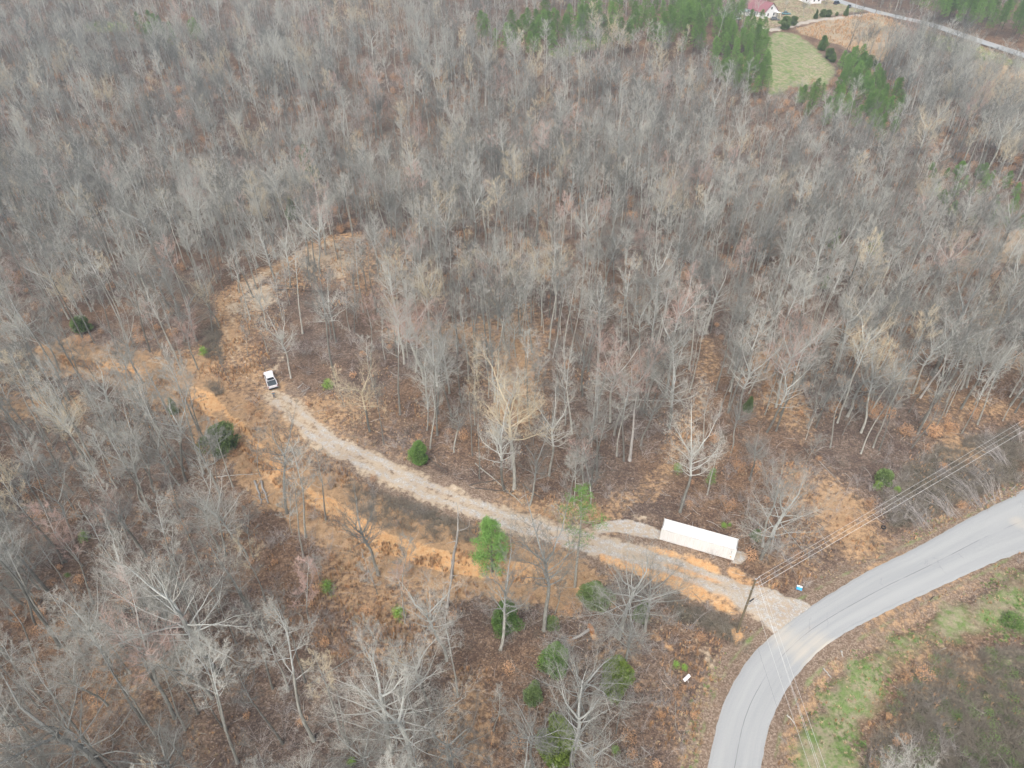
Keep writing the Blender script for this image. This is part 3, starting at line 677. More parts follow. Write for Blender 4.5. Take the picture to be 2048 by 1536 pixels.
# ------------------------------------------------------------------ where the named trees of the photo stand: base px, top px, form, colour
HERO = [
 (740, 862, 726, 'broad', 't'), (120, 1295, 1010, 'slim', 'g'), (433, 1349, 1095, 'broad', 'g'), (349, 1436, 1250, 'vase', 'r'), (216, 1412, 1296, 'vase', 'g'), (230, 1570, 1350, 'broad', 'g'),
 (153, 1209, 1075, 'slim', 'g'), (187, 1209, 1072, 'slim', 'r'), (450, 1112, 975, 'vase', 'g'), (293, 1115, 970, 'vase', 'g'), (618, 1241, 1125, 'young', 'r'), (810, 1248, 1138, 'slim', 'r'),
 (757, 1150, 955, 'vase', 'g'), (902, 1157, 1000, 'snag', 'g'), (893, 1321, 1165, 'vase', 'g'), (916, 1394, 1245, 'slim', 'g'), (1000, 1300, 1120, 'vase', 'g'), (864, 1422, 1265, 'vase', 'g'),
 (628, 1482, 1215, 'slim', 'g'), (782, 1510, 1325, 'broad', 'g'), (827, 1550, 1380, 'broad', 'g'), (904, 1555, 1415, 'broad', 'g'), (607, 1115, 955, 'slim', 'g'), (806, 1178, 1072, 'young', 'g'), (754, 1188, 1110, 'young', 'g'),
 (1088, 1262, 1025, 'vase', 'g'), (1237, 1276, 1090, 'broad', 'g'), (1290, 1262, 1130, 'broad', 'g'), (1250, 1352, 1215, 'vase', 'g'), (1154, 1440, 1290, 'broad', 'g'), (1144, 1535, 1388, 'broad', 'g'), (1067, 1545, 1410, 'vase', 'g'),
 (1109, 1227, 1150, 'lean', 'g'), (582, 756, 626, 'vase', 'g'), (672, 761, 525, 'slim', 'g'), (848, 769, 587, 'vase', 'r'), (770, 719, 616, 'slim', 'g'), (580, 576, 441, 'vase', 'g'), (478, 584, 450, 'slim', 'g'),
 (434, 566, 460, 'slim', 'g'), (757, 555, 425, 'slim', 'g'), (676, 519, 398, 'slim', 'g'), (733, 581, 478, 'slim', 'g'), (496, 712, 646, 'young', 'g'), (499, 667, 594, 'young', 'g'),
 (396, 739, 619, 'vase', 'r'), (420, 625, 527, 'slim', 'g'), (78, 793, 650, 'slim', 'g'), (138, 800, 555, 'slim', 'g'), (344, 700, 545, 'slim', 'g'), (286, 767, 632, 'vase', 'g'), (172, 645, 532, 'vase', 't'),
 (380, 634, 485, 'slim', 'r'), (98, 828, 690, 'slim', 'g'), (359, 971, 840, 'vase', 'g'), (372, 963, 783, 'vase', 'g'), (435, 963, 860, 'young', 'g'), (411, 888, 740, 'slim', 'g'), (440, 1100, 955, 'vase', 'g'),
 (112, 1041, 880, 'slim', 'g'), (276, 1096, 978, 'slim', 'g'), (466, 974, 835, 'slim', 'g'), (520, 951, 856, 'young', 'g'), (574, 1026, 845, 'vase', 'g'), (652, 1041, 893, 'slim', 'g'), (584, 1065, 960, 'young', 'g'),
 (1558, 574, 422, 'slim', 'g'), (1805, 580, 398, 'slim', 'g'), (1552, 814, 638, 'vase', 'r'), (1903, 735, 575, 'slim', 'g'), (1865, 751, 515, 'broad', 'g'), (1963, 789, 670, 'vase', 'g'), (1650, 802, 672, 'slim', 'g'),
 (1723, 773, 660, 'slim', 'g'), (1818, 824, 730, 'slim', 'g'), (1890, 833, 714, 'slim', 'g'), (1742, 767, 588, 'slim', 'g'), (1504, 552, 426, 'broad', 'g'), (1795, 492, 410, 'vase', 'g'),
 (1340, 720, 558, 'vase', 'r'), (1281, 717, 570, 'vase', 'g'), (1228, 871, 700, 'vase', 'r'), (1083, 620, 500, 'vase', 't'), (1179, 620, 460, 'slim', 'g'), (1238, 645, 524, 'vase', 'g'), (994, 760, 560, 'slim', 'g'),
 (1198, 738, 640, 'vase', 'r'), (1163, 500, 398, 'snag', 'g'), (860, 897, 752, 'slim', 'g'), (908, 903, 803, 'vase', 'g'), (1028, 979, 720, 'vase', 't'), (1009, 979, 793, 'vase', 'g'), (1059, 1010, 866, 'vase', 'g'),
 (1098, 951, 793, 'vase', 'g'), (1194, 944, 765, 'slim', 'g'), (1174, 922, 808, 'vase', 'g'), (1148, 1013, 900, 'young', 'g'), (1181, 1014, 863, 'young', 'g'), (1141, 992, 876, 'young', 'g'), (1282, 890, 752, 'vase', 'g'),
 (1330, 887, 815, 'young', 'g'), (1360, 1024, 830, 'vase', 'g'), (1406, 894, 787, 'slim', 'g'), (1527, 1092, 903, 'lean', 'g'), (1722, 907, 770, 'slim', 'g'), (1923, 867, 745, 'slim', 'g'), (1225, 112, 18, 'vase', 't'),
 (690, 815, 730, 'young', 't'), (1462, 905, 800, 'vase', 'g'), (1500, 960, 850, 'vase', 'g'), (1610, 880, 790, 'young', 'g'), (1130, 850, 740, 'vase', 'g'), (950, 850, 740, 'slim', 't'), (880, 700, 600, 'vase', 'r'), (800, 690, 590, 'vase', 'r'),
 (1030, 400, 292, 'vase', 't'), (1120, 400, 285, 'vase', 't')]
def height_for(p, top):
    lo, hi = 1.0, 45.0
    for _ in range(30):
        m = (lo + hi) / 2
        if proj(p.x, p.y, p.z + m)[1] > top: lo = m
        else: hi = m
    return lo
trees = []    # dict(x,y,z,form,var,c,s,rz)
for i, (bx, by, ty, form, c) in enumerate(HERO):
    p = G(bx, by); h = height_for(p, ty); vi = (i * 7 + int(bx)) % len(SPECS[form]); ph = SPECS[form][vi][0]
    trees.append(dict(x=p.x, y=p.y, z=p.z, form=form, v=vi, c=c if form != 'snag' else 'g', s=min(max(h / ph, .5), 1.75), rz=(i * 2.39) % 6.28, hero=True))

# openings where no tree stands (pixel outlines), and thin woods with few trees
OPEN = [VERGE2, APRON, LAWN, VERGE_DRY, FIELD_G, FIELD_S, FIELD_P, FIELD_E, YARD, BRUSH[0], BRUSH[1],
        W([(1180, 1035), (1330, 1020), (1510, 1080), (1530, 1150), (1700, 1130), (2048, 980), (2048, 1100), (1650, 1230), (1500, 1400), (1420, 1600), (1300, 1600), (1310, 1250), (1240, 1180), (1180, 1110)]),
        GLADE2, W([(1440, 1640), (1560, 1400), (1700, 1290), (2200, 1050), (2200, 1700), (1440, 1700)]), W([(1540, 930), (1700, 930), (1900, 880), (2048, 830), (2120, 950), (1700, 1150)]), W([(1540, 930), (1700, 960), (1780, 1010), (1700, 1150), (1540, 1100)])]
THIN = [(W([(590, 690), (760, 690), (850, 800), (835, 905), (720, 880), (610, 800)]), .04),
        (W([(540, 1040), (640, 1010), (1000, 1120), (1200, 1160), (1320, 1230), (1330, 1600), (900, 1600), (640, 1330), (560, 1200)]), .10),
        (W([(360, 620), (500, 560), (640, 480), (820, 480), (820, 600), (700, 640), (640, 700), (400, 700)]), .42), (W([(360, 700), (640, 700), (640, 800), (800, 940), (900, 1010), (640, 1000), (400, 820)]), .12),
        (W([(1380, 850), (1550, 880), (1600, 1000), (1540, 1100), (1330, 1030), (1280, 1000)]), .25),
        (W([(820, 880), (1300, 900), (1260, 1040), (1000, 1035), (820, 960)]), .6)]
# the wood: jittered scatter over everything the view takes in and a margin round it
cand = []
step = 3.95
for j in range(int((640 - 18) / step)):
    y = 18 + j * step; k = max(1, y / 260); half_w = 62 + y * .90
    if y > 360 and j % 2: continue
    n = int(2 * half_w / (step * (1.0 if y < 360 else 1.2)))
    xs = -half_w + (np.arange(n) + rng.random(n)) * (2 * half_w / n); cand.append(np.c_[xs, y + (rng.random(n) - .5) * step * 1.7])
cand = np.vstack(cand); cx, cy = cand.T
keep = np.ones(len(cand), bool)
for q in OPEN: keep &= ~inpoly(cx, cy, q)
for q, k in THIN: keep &= ~inpoly(cx, cy, q) | (rng.random(len(cx)) < k)
for ln, wd in ((DRIVE, 5), (TRACK, 5), (LOOP, 2.0), (SPUR, 2.0), (ROAD, ROADH + 6), (R2, 13), (HDRIVE, 6)):
    d, _ = poly_dist(cx, cy, ln); keep &= d > wd
hx = np.array([[t['x'], t['y']] for t in trees])
for a, b in hx: keep &= np.hypot(cx - a, cy - b) > 2.6
dens = vnoise(cx, cy, 22, 11); keep &= rng.random(len(cx)) < np.clip(.66 + .9 * (dens - .35), .42, 1)
PINEZ = [W(p) for p in ([(940, 112), (1010, 92), (1080, 74), (1200, 52), (1330, 40), (1440, 40), (1485, 60), (1450, 100), (1400, 124), (1290, 128), (1240, 118), (1180, 112), (1100, 140), (1010, 132)],
                        [(1450, 98), (1490, 84), (1527, 84), (1522, 130), (1536, 204), (1500, 210), (1450, 190), (1418, 160), (1428, 120)],
                        [(1660, 160), (1690, 130), (1720, 130), (1750, 165), (1770, 195), (1800, 220), (1790, 275), (1750, 300), (1700, 262), (1600, 250), (1585, 215), (1660, 195), (1690, 170)],
                        [(1810, 10), (2048, 60), (2048, 105), (1900, 60), (1810, 35)], [(1850, 330), (1940, 350), (2060, 380), (2060, 470), (1930, 450), (1860, 430)], [(270, 70), (420, 76), (400, 120), (300, 115)])]
PZ = np.zeros(len(cx), bool)
for q in PINEZ: PZ |= inpoly(cx, cy, q)
zc = np.array([0.0] * len(cx))
tone = vnoise(cx, cy, 16, 21)
pines_in = []
for i in np.nonzero(keep)[0]:
    x, y = float(cx[i]), float(cy[i])
    r = random.random()
    if PZ[i]: pines_in.append((x, y)); continue
    form = 'slim' if r < .56 else 'vase' if r < .77 else 'broad' if r < .81 else 'lean' if r < .81 else 'young' if r < .985 else 'snag'
    q = random.random() + (tone[i] - .5) * .5; c = 'r' if q > 1.10 else 't' if q < -.04 else 'g'
    if random.random() < .04: c = random.choice('rt')
    if form == 'snag': c = 'g'
    trees.append(dict(x=x, y=y, z=gz(x, y), form=form, v=random.randrange(len(SPECS[form])), c=c, s=random.uniform(.66, 1.22), rz=random.uniform(0, 6.28), hero=False))

FRONT = W([(1180, 150), (1420, 130), (1440, 215), (1600, 262), (1800, 300), (1830, 330), (1560, 320), (1400, 240), (1180, 190)])
for t in trees:
    if t['hero']: continue
    if inpoly(np.array([t['x']]), np.array([t['y']]), FRONT)[0]: t['s'] *= .72
    bx, by = proj(t['x'], t['y'], t['z'])
    if 1505 < bx < 1685 and by < 300: t['s'] = min(t['s'], height_for(Vector((t['x'], t['y'], t['z'])), 186) / SPECS[t['form']][t['v']][0])
trees = [t for t in trees if t['s'] > .33]
# who shows largest
def shown(t):
    h = SPECS[t['form']][t['v']][0] * t['s']
    bx, by = proj(t['x'], t['y'], t['z']); tx, ty = proj(t['x'], t['y'], t['z'] + h)
    if max(bx, tx) < -10 or min(bx, tx) > 2058 or by < 0 or ty > 1530: return 0, bx, by, tx, ty
    vis = (min(by, 1536) - max(ty, 0)) * (1 if 0 < tx < 2048 else .5)
    return vis * {'broad': 1.5, 'vase': 1.2, 'young': .7}.get(t['form'], 1), bx, by, tx, ty
for t in trees: t['sh'] = shown(t)
order = sorted(trees, key=lambda t: -(t['sh'][0] + (400 if t['hero'] and t['sh'][0] > 0 else 0)))
single, rest = order[:300], order[300:]

LAND = [((1398, 1078), 'the long white container'), ((543, 760), 'the white pickup'), ((1490, 1215), 'the roadside utility pole'), ((1187, 1197), 'the round dark cedar'), ((1229, 1362), 'the bright oval cedar'),
        ((985, 1095), 'the bushy bright pine'), ((1165, 1060), 'the thin tufted pine'), ((840, 910), 'the cedar beside the drive'), ((445, 885), 'the dark cedar beside the left track'), ((1250, 1055), 'the pale gravel pad'),
        ((1110, 1500), 'the cedar at the bottom edge'), ((1010, 1235), 'the cedar behind grey limbs'), ((460, 620), 'the sandy bend of the loop'), ((680, 480), 'the far end of the dirt loop'), ((585, 420), 'the lone dark cedar past the loop'),
        ((760, 940), 'the middle of the gravel drive'), ((740, 1060), 'the orange clay ruts'), ((1765, 955), 'the cedar above the wires'), ((1417, 957), 'the small pine above the container'), ((1380, 830), 'the leafy path'),
        ((60, 1480), 'the lower left corner'), ((40, 1250), 'the left edge low down'), ((30, 1000), 'the left edge below the middle'), ((30, 800), 'the left edge at mid height'), ((40, 600), 'the left edge above the middle'),
        ((250, 1400), 'the lower left woods'), ((350, 1200), 'the slope left of the clay ruts'), ((470, 1490), 'the bottom edge at left'), ((700, 1500), 'the bottom edge left of middle'), ((900, 1500), 'the bottom edge at middle'),
        ((2010, 800), 'the right edge at mid height'), ((1850, 850), 'the woods above the power lines'), ((1650, 780), 'the woods right of the leafy path'), ((1990, 560), 'the right edge above the middle'), ((1700, 560), 'the upper right woods'),
        ((1050, 780), 'the woods inside the loop'), ((900, 620), 'the reddish trees inside the loop'), ((1200, 560), 'the middle of the photo'), ((200, 900), 'the left woods below the track'), ((620, 1250), 'the orange grass slope'), ((250, 650), 'the woods left of the loop')]
ORD = ['', 'second ', 'third ', 'fourth ', 'fifth ', 'sixth ', 'seventh ', 'eighth ', 'ninth ', 'tenth ', 'eleventh ', 'twelfth ']
FW = {'slim': 'slender high-crowned', 'vase': 'upswept', 'broad': 'broad spreading', 'lean': 'leaning', 'young': 'small thin', 'snag': 'dead pale'}
CW = {'g': 'grey', 'r': 'reddish-budded', 't': 'tan'}
lab = {}
for t in single:
    _, bx, by, tx, ty = t['sh']; mx, my = (bx + tx) / 2, (max(ty, 0) + min(by, 1536)) / 2
    best = min(LAND, key=lambda L: math.hypot(L[0][0] - mx, L[0][1] - my)); dx, dy = mx - best[0][0], my - best[0][1]; d = math.hypot(dx, dy)
    dr_ = 'at' if d < 22 else ('right of' if dx > abs(dy) * 1.3 else 'left of' if -dx > abs(dy) * 1.3 else 'above' if dy < -abs(dx) * 1.3 else 'below' if dy > abs(dx) * 1.3 else ('upper ' if dy < 0 else 'lower ') + ('right of' if dx > 0 else 'left of'))
    big = 'tall ' if SPECS[t['form']][t['v']][0] * t['s'] > 17.5 else ''
    key = (big + FW[t['form']], '' if t['form'] == 'snag' else CW[t['c']], dr_, best[1]); lab.setdefault(key, []).append((d, id(t), t))
for key, L in lab.items():
    for k, (_, _, t) in enumerate(sorted(L, key=lambda q: q[:2])):
        o = f"{ORD[min(k, 11)].strip()}-nearest " if k else ''
        q_ = ' '.join(f"{o}{key[0]} {key[1]} bare tree {key[2]} {key[3]}".split()); t['label'] = q_ if len(q_.split()) < 17 else q_.replace(' bare tree', ' tree').replace('broad spreading', 'broad').replace('tall ', '')
for t in single:
    tm, cm, _ = PROTO[t['form'], t['v'], t['c']]
    o = thing('bare_tree', t['label'], 'tree', (t['x'], t['y'], t['z'] - .05), t['rz'], 'leafless trees of the wood', t['s'])
    link('trunk', tm, o); cr = link('crown', cm, o)
    if t['c'] != 'g': cr.material_slots[1].link = 'OBJECT'; cr.material_slots[1].material = M_TWIG[t['c']]
    if t['c'] == 't' and t['hero']: cr.material_slots[0].link = 'OBJECT'; cr.material_slots[0].material = M_TWIG['t']

# ------------------------------------------------------------------ scatter with geometry nodes
def scatter(name, pts, meshes, label, lift=0.0):
    """pts: rows of x, y, z, rz, scale, index"""
    col = bpy.data.collections.new(name + '_stock')
    for i, me in enumerate(meshes):
        mo = None
        if isinstance(me, tuple): me, mo = me
        o = bpy.data.objects.new(f'{name}_stock_{i:02d}', me); col.objects.link(o)
        if mo: o.material_slots[2].link = 'OBJECT'; o.material_slots[2].material = mo
    P = np.array(pts, float); me = bpy.data.meshes.new(name); me.vertices.add(len(P)); me.vertices.foreach_set('co', P[:, :3].astype(np.float32).ravel())
    for an, ty, v in (('turn', 'FLOAT', P[:, 3]), ('size', 'FLOAT', P[:, 4])):
        me.attributes.new(an, ty, 'POINT').data.foreach_set('value', v.astype(np.float32))
    me.attributes.new('pick', 'INT', 'POINT').data.foreach_set('value', P[:, 5].astype(np.int32))
    o = link(name, me); g = bpy.data.node_groups.new(name, 'GeometryNodeTree')
    g.interface.new_socket('Geometry', in_out='INPUT', socket_type='NodeSocketGeometry'); g.interface.new_socket('Geometry', in_out='OUTPUT', socket_type='NodeSocketGeometry')
    N = g.nodes; gi = N.new('NodeGroupInput'); go = N.new('NodeGroupOutput'); ip = N.new('GeometryNodeInstanceOnPoints'); ci = N.new('GeometryNodeCollectionInfo')
    ci.inputs['Collection'].default_value = col; ci.inputs['Separate Children'].default_value = True; ci.inputs['Reset Children'].default_value = True
    def attr(n, ty):
        a = N.new('GeometryNodeInputNamedAttribute'); a.data_type = ty; a.inputs['Name'].default_value = n; return a.outputs['Attribute']
    cmb = N.new('ShaderNodeCombineXYZ'); g.links.new(attr('turn', 'FLOAT'), cmb.inputs[2]); ip.inputs['Pick Instance'].default_value = True
    g.links.new(gi.outputs[0], ip.inputs['Points']); g.links.new(ci.outputs[0], ip.inputs['Instance']); g.links.new(attr('pick', 'INT'), ip.inputs['Instance Index'])
    g.links.new(cmb.outputs[0], ip.inputs['Rotation']); g.links.new(attr('size', 'FLOAT'), ip.inputs['Scale']); g.links.new(ip.outputs[0], go.inputs[0])
    md = o.modifiers.new('scatter', 'NODES'); md.node_group = g
    return tag(o, label, kind='stuff')

keys = list(JOIN); kid = {k: i for i, k in enumerate(keys)}
scatter('bare_forest', [(t['x'], t['y'], t['z'] - .05, t['rz'], t['s'], kid[t['form'], t['v'], t['c']]) for t in rest], [JOIN[k] for k in keys], 'grey mass of leafless forest stretching to the far hills')
print('trees', len(trees), 'single', len(single))

# pines and cedars, each a tree of its own
def evergreen(kind, p, s, label, name='pine_tree', cat='tree', group=None, rz=None, sz=1.0):
    tm, cm = EV[kind]
    o = thing(name, label, cat, (p[0], p[1], p[2] - .05), random.uniform(0, 6.28) if rz is None else rz, group, (s, s, s * sz))
    link('trunk', tm, o); link('crown', cm, o); return o
CR = {'shrub': 1.5, 'cedar0': 2.0, 'cedar1': 1.7, 'cedar2': 1.35, 'cedar3': 1.9, 'cedar4': 1.1, 'bpine': 2.2, 'tpine': 2.0, 'pine0': 2.3, 'pine1': 2.5, 'pine2': 2.1, 'sprig': .6}
def at_h(bx, by, ty, ph, kind=None):
    """stand an evergreen so that its outline runs from the lower to the upper spot"""
    if kind is None: p = G(bx, by); return p, height_for(p, ty) / ph
    r = CR[kind]; yb = by
    for _ in range(4):
        p = G(bx, yb); d = math.sqrt(p.x ** 2 + p.y ** 2 + (CAMZ - p.z) ** 2); k = FPX / d; sn = (CAMZ - p.z) / d; cs = math.sqrt(1 - sn * sn)
        s_ = (by - ty) / (k * (ph * cs + 1.25 * r * sn)); yb = by - s_ * r * .85 * sn * k
    return p, s_
for kind, bx, by, ty, ph, nm, lb in (
    ('bpine', 985, 1168, 1052, 8.5, 'pine_tree', 'bushy bright green pine standing below the gravel drive bend'),
    ('tpine', 1150, 1196, 1016, 15.5, 'pine_tree', 'tall thin pine with sparse tufted top beside the gravel drive'),
    ('cedar0', 1187, 1226, 1172, 4.2, 'cedar_tree', 'round dark olive cedar below the thin tufted pine'),
    ('cedar1', 1228, 1398, 1328, 5.5, 'cedar_tree', 'bright yellow-green oval cedar standing alone on leaf litter'),
    ('cedar3', 1110, 1355, 1295, 6, 'cedar_tree', 'green cedar behind grey limbs below the fallen pale tree'),
    ('cedar1', 1112, 1538, 1462, 5.5, 'cedar_tree', 'big green cedar at the bottom edge under bare limbs'),
    ('cedar2', 1068, 1412, 1366, 4.6, 'cedar_tree', 'small blue-green cedar left of the bright oval cedar'),
    ('cedar3', 1010, 1272, 1210, 6, 'cedar_tree', 'dark cedar half hidden behind a bare tree below the bushy pine'),
    ('cedar2', 1282, 1250, 1205, 4.6, 'cedar_tree', 'cedar half hidden in grey branches just below the orange clay'),
    ('cedar0', 447, 918, 856, 4.2, 'cedar_tree', 'dark green cedar standing beside the straw-coloured left track'),
    ('cedar3', 841, 935, 885, 6, 'cedar_tree', 'dark cedar standing just above the gravel drive'),
    ('cedar2', 586, 443, 403, 4.6, 'cedar_tree', 'lone dark cedar in the woods beyond the dirt loop'),
    ('cedar2', 620, 370, 305, 4.6, 'cedar_tree', 'tall dim green cedar among grey crowns far up the slope'),
    ('pine2', 1417, 978, 940, 11, 'pine_tree', 'small dark pine above the white container'),
    ('cedar4', 1513, 1083, 1062, 2, 'cedar_shrub', 'round dark cedar shrub right of the white container'),
    ('cedar4', 1766, 972, 945, 2, 'cedar_shrub', 'dark round evergreen above the power lines'),
    ('shrub', 2024, 1258, 1236, 1.2, 'cedar_shrub', 'low green shrub on the lawn at the right edge'),
    ('cedar2', 350, 832, 800, 4.6, 'cedar_tree', 'small green cedar seen through limbs left of the track'),
    ('cedar4', 168, 668, 640, 2, 'cedar_shrub', 'small dark evergreen shrub in the left woods'),
    ('cedar2', 1495, 828, 795, 4.6, 'cedar_tree', 'small cedar in the woods right of the leafy path'),
    ('pine2', 1645, 590, 555, 11, 'pine_tree', 'small yellowish pine in shade in the upper right woods'),
    ('cedar4', 1105, 1262, 1238, 2, 'cedar_shrub', 'low dull green cedar shrub at the foot of a grey trunk'),
    ('pine2', 1660, 515, 465, 11, 'pine_tree', 'dim green pine among grey crowns in the upper right woods'),
    ('pine2', 1740, 525, 475, 11, 'pine_tree', 'dark pine behind a bare crown in the upper right woods')):
    p, s = at_h(bx, by, ty, ph, kind); evergreen(kind, p, s * 1.14, lb, nm)
for bx, by, ty, lb in ((656, 1188, 1160, 'bright green pine seedling on the orange grass slope'), (798, 1240, 1215, 'bright green pine seedling beside a pale trunk on the slope'),
                       (170, 1082, 1062, 'bright green seedling in the lower left woods'), (657, 780, 756, 'lime green sapling in the woods right of the pickup'),
                       (1352, 1335, 1322, 'left of two bright green seedlings above the white board'), (1368, 1341, 1328, 'right of two bright green seedlings above the white board'),
                       (1447, 1056, 1043, 'left green seedling just above the white container'), (1459, 1054, 1045, 'right green seedling just above the white container'),
                       (1753, 982, 964, 'bright seedling left below the dark round evergreen'), (1793, 985, 972, 'yellow-green seedling right below the dark round evergreen'),
                       (409, 712, 694, 'small green seedling left of the dirt loop'), (1355, 945, 925, 'bright green seedling at a grey trunk left above the container'),
                       (136, 1155, 1145, 'tiny green seedling right of the long bare trunk at left'), (1230, 1508, 1494, 'tiny green seedling beside the pale log at the bottom'), (704, 1532, 1518, 'dull green seedling at the bottom edge')):
    p, s = at_h(bx, by, ty, 1.6, 'sprig'); evergreen('sprig', p, s, lb, 'pine_seedling', 'seedling', None)
# the pine belts by the far fields
random.seed(99); k = 0; PN = ['the top edge left of the house', 'the green field on its left', 'the green field on its right', 'the far road', 'the right edge woods']
def ordinal(n):
    lo = 'first second third fourth fifth sixth seventh eighth ninth tenth eleventh twelfth thirteenth fourteenth fifteenth sixteenth seventeenth eighteenth nineteenth'.split()
    if n < 20: return lo[n - 1]
    if n == 100: return 'hundredth'
    if n > 100: return 'hundred-and-' + ordinal(n - 100)
    t_, u_ = divmod(n, 10); w_ = 'twenty thirty forty fifty sixty seventy eighty ninety'.split()[t_ - 2]
    return w_.replace('y', 'ieth') if u_ == 0 else w_ + '-' + lo[u_ - 1]
def belt(poly, n, smin, smax, kinds, nm, desc, group):
    xs = [p[0] for p in poly]; ys = [p[1] for p in poly]; got = []; tries = 0
    while len(got) < n and tries < 6000:
        tries += 1; x, y = random.uniform(min(xs), max(xs)), random.uniform(min(ys), max(ys))
        if inpoly(np.array([x]), np.array([y]), poly)[0] and all(math.hypot(x - a, y - b) > 2.7 for a, b, *_ in got): got.append((x, y, random.uniform(smin, smax), random.choice(kinds)))
    got.sort(key=lambda g: proj(g[0], g[1], 0)[0])
    for i, (x, y, s, kd) in enumerate(got):
        px, py = proj(x, y, gz(x, y)); pos = f'{i + 1}'
        evergreen(kd, (x, y, gz(x, y)), s, f'{ordinal(i + 1)} {desc}, counted from the left', nm, 'tree', group)
belt(PINEZ[0], 98, .95, 1.3, ['pine0', 'pine1'], 'pine_tree', 'pine in the dense belt at the top edge', 'pines of the belt at the top edge')
belt(PINEZ[1], 62, .7, 1.0, ['pine0', 'pine1'], 'pine_tree', 'pine crowded left of the green field', 'pines left of the green field')
belt(PINEZ[2], 84, .62, 1.0, ['pine0', 'pine2', 'bpine'], 'pine_tree', 'green pine in the belt right of the green field', 'pines right of the green field')
belt(PINEZ[3], 48, .9, 1.3, ['pine0', 'pine1'], 'pine_tree', 'dim pine in the woods beyond the far road', 'pines beyond the far road')
belt(PINEZ[5], 14, .8, 1.15, ['pine0', 'pine2'], 'pine_tree', 'dim pine among bare crowns near the upper left corner', 'pines near the upper left corner')
belt(PINEZ[4], 30, .42, .8, ['pine2', 'bpine', 'cedar3', 'bpine'], 'pine_tree', 'evergreen in the clump near the right edge', 'pines in the right edge clump')
for i, (bx, by, ty) in enumerate(((1568, 60, 38), (1585, 52, 36), (1631, 38, 23), (1645, 35, 22), (1656, 35, 23), (1673, 32, 26), (1691, 33, 16))):
    kd = 'cedar0' if i not in (2, 6) else 'cedar2'; p, s = at_h(bx, by, ty, 4.2 if kd == 'cedar0' else 4.6, kd); evergreen(kd, p, s,
        ['largest round clipped cedar at the corner of the green field', 'round cedar just right of the largest one by the house drive', 'pointed cedar between the two leafless yard trees and the road', 'round cedar touching a smaller one along the house drive',
         'smaller cedar touching its round neighbour along the house drive', 'tiny cedar standing alone along the house drive', 'pointed cedar nearest the far road on the house drive'][i], 'yard_cedar', 'tree', 'clipped cedars along the house drive')
p, s = at_h(1643, 100, 70, 4.2); evergreen('cedar3', p, s * .7, 'pale green young pine alone at the edge of the tan field', 'young_pine')
p, s = at_h(1517, 76, 18, 15); evergreen('pine1', p, s, 'tallest dark pine in front of the red-roofed house')
p, s = at_h(1951, 152, 112, 13); evergreen('pine0', p, s, 'dark pine standing alone below the far road')
for i, (bx, by, ty) in enumerate(((1658, 120, 101), (1664, 126, 112), (1722, 128, 112), (1738, 135, 115), (1745, 142, 130))):
    p, s = at_h(bx, by, ty, 4.2, 'cedar0'); evergreen('cedar0', p, s, ['dark round cedar at the right edge of the green field', 'small dark cedar touching the round one by the green field', 'left dark cedar of three below the tan field', 'middle dark cedar of three below the tan field', 'right dark cedar of three below the tan field'][i], 'cedar_tree')

# ------------------------------------------------------------------ undergrowth
def tuft(n, h, spread, seed, wdt=.022):
    random.seed(seed); b = MB()
    for _ in range(n):
        a = random.uniform(0, 6.28); r = random.random() * .16; p = Vector((math.cos(a) * r, math.sin(a) * r, -.03)); hh = h * random.uniform(.55, 1.15)
        o = Vector((math.cos(a), math.sin(a), 0)) * spread * random.random(); s = Vector((-math.sin(a), math.cos(a), 0)) * wdt * .5
        m = p + o * .35 + Vector((0, 0, hh * .6)); t = p + o + Vector((0, 0, hh))
        b.quad(p - s, p + s, m + s, m - s); b.tri(m - s, m + s, t)
    return b
def bramble(n, h, r, seed, twig=3, rad=.012):
    random.seed(seed); b = MB()
    for _ in range(n):
        a = random.uniform(0, 6.28); q = random.random() * r * .4; p = Vector((math.cos(a) * q, math.sin(a) * q, -.05)); L = h * random.uniform(.6, 1.2)
        d = Vector((math.cos(a) * .5 * r / h, math.sin(a) * .5 * r / h, 1)).normalized(); pts = [p]
        for i in range(4): d = (d + rv(.16) + Vector((math.cos(a) * .12, math.sin(a) * .12, -.10))).normalized(); pts.append(pts[-1] + d * L / 4)
        b.tube(pts, [rad, rad * .85, rad * .7, rad * .5, 0], 3)
        for _ in range(twig):
            i = random.randrange(1, 4); q0 = pts[i]; dd = (rv() + Vector((0, 0, .6))).normalized(); b.tube([q0, q0 + dd * L * .16, q0 + dd * L * .3 + rv(.04)], [rad * .5, rad * .35, 0], 3)
    return b
def leafy(n, h, r, seed, size=.13):
    b = bramble(8, h, r, seed, 4); k0 = len(b.f)
    random.seed(seed)
    for _ in range(n):
        v = rv().normalized() * random.random() ** .4; p = Vector((v.x * r, v.y * r, h * (.55 + .42 * v.z))); d = rv().normalized(); s = d.cross(rv()).normalized() * size * .4
        b.quad(p, p + s + d * size * .5, p + d * size, p - s + d * size * .5)
    return b
TUFTS = [tuft(46, .95, .34, 1).mesh('tuft', M_SEDGE), tuft(38, .8, .40, 2).mesh('tuft', M_SEDGE), tuft(44, 1.15, .28, 3).mesh('tuft', M_SEDGE), tuft(44, .45, .5, 4, .022).mesh('tuft', M_TAN), tuft(40, .25, .35, 5, .024).mesh('tuft', M_GREEN)]
def sample(poly, dens):
    dens = dens * 1.7
    xs = [p[0] for p in poly]; ys = [p[1] for p in poly]; n = int((max(xs) - min(xs)) * (max(ys) - min(ys)) * dens)
    x = rng.uniform(min(xs), max(xs), n); y = rng.uniform(min(ys), max(ys), n); k = inpoly(x, y, poly); return x[k], y[k]
pts = []
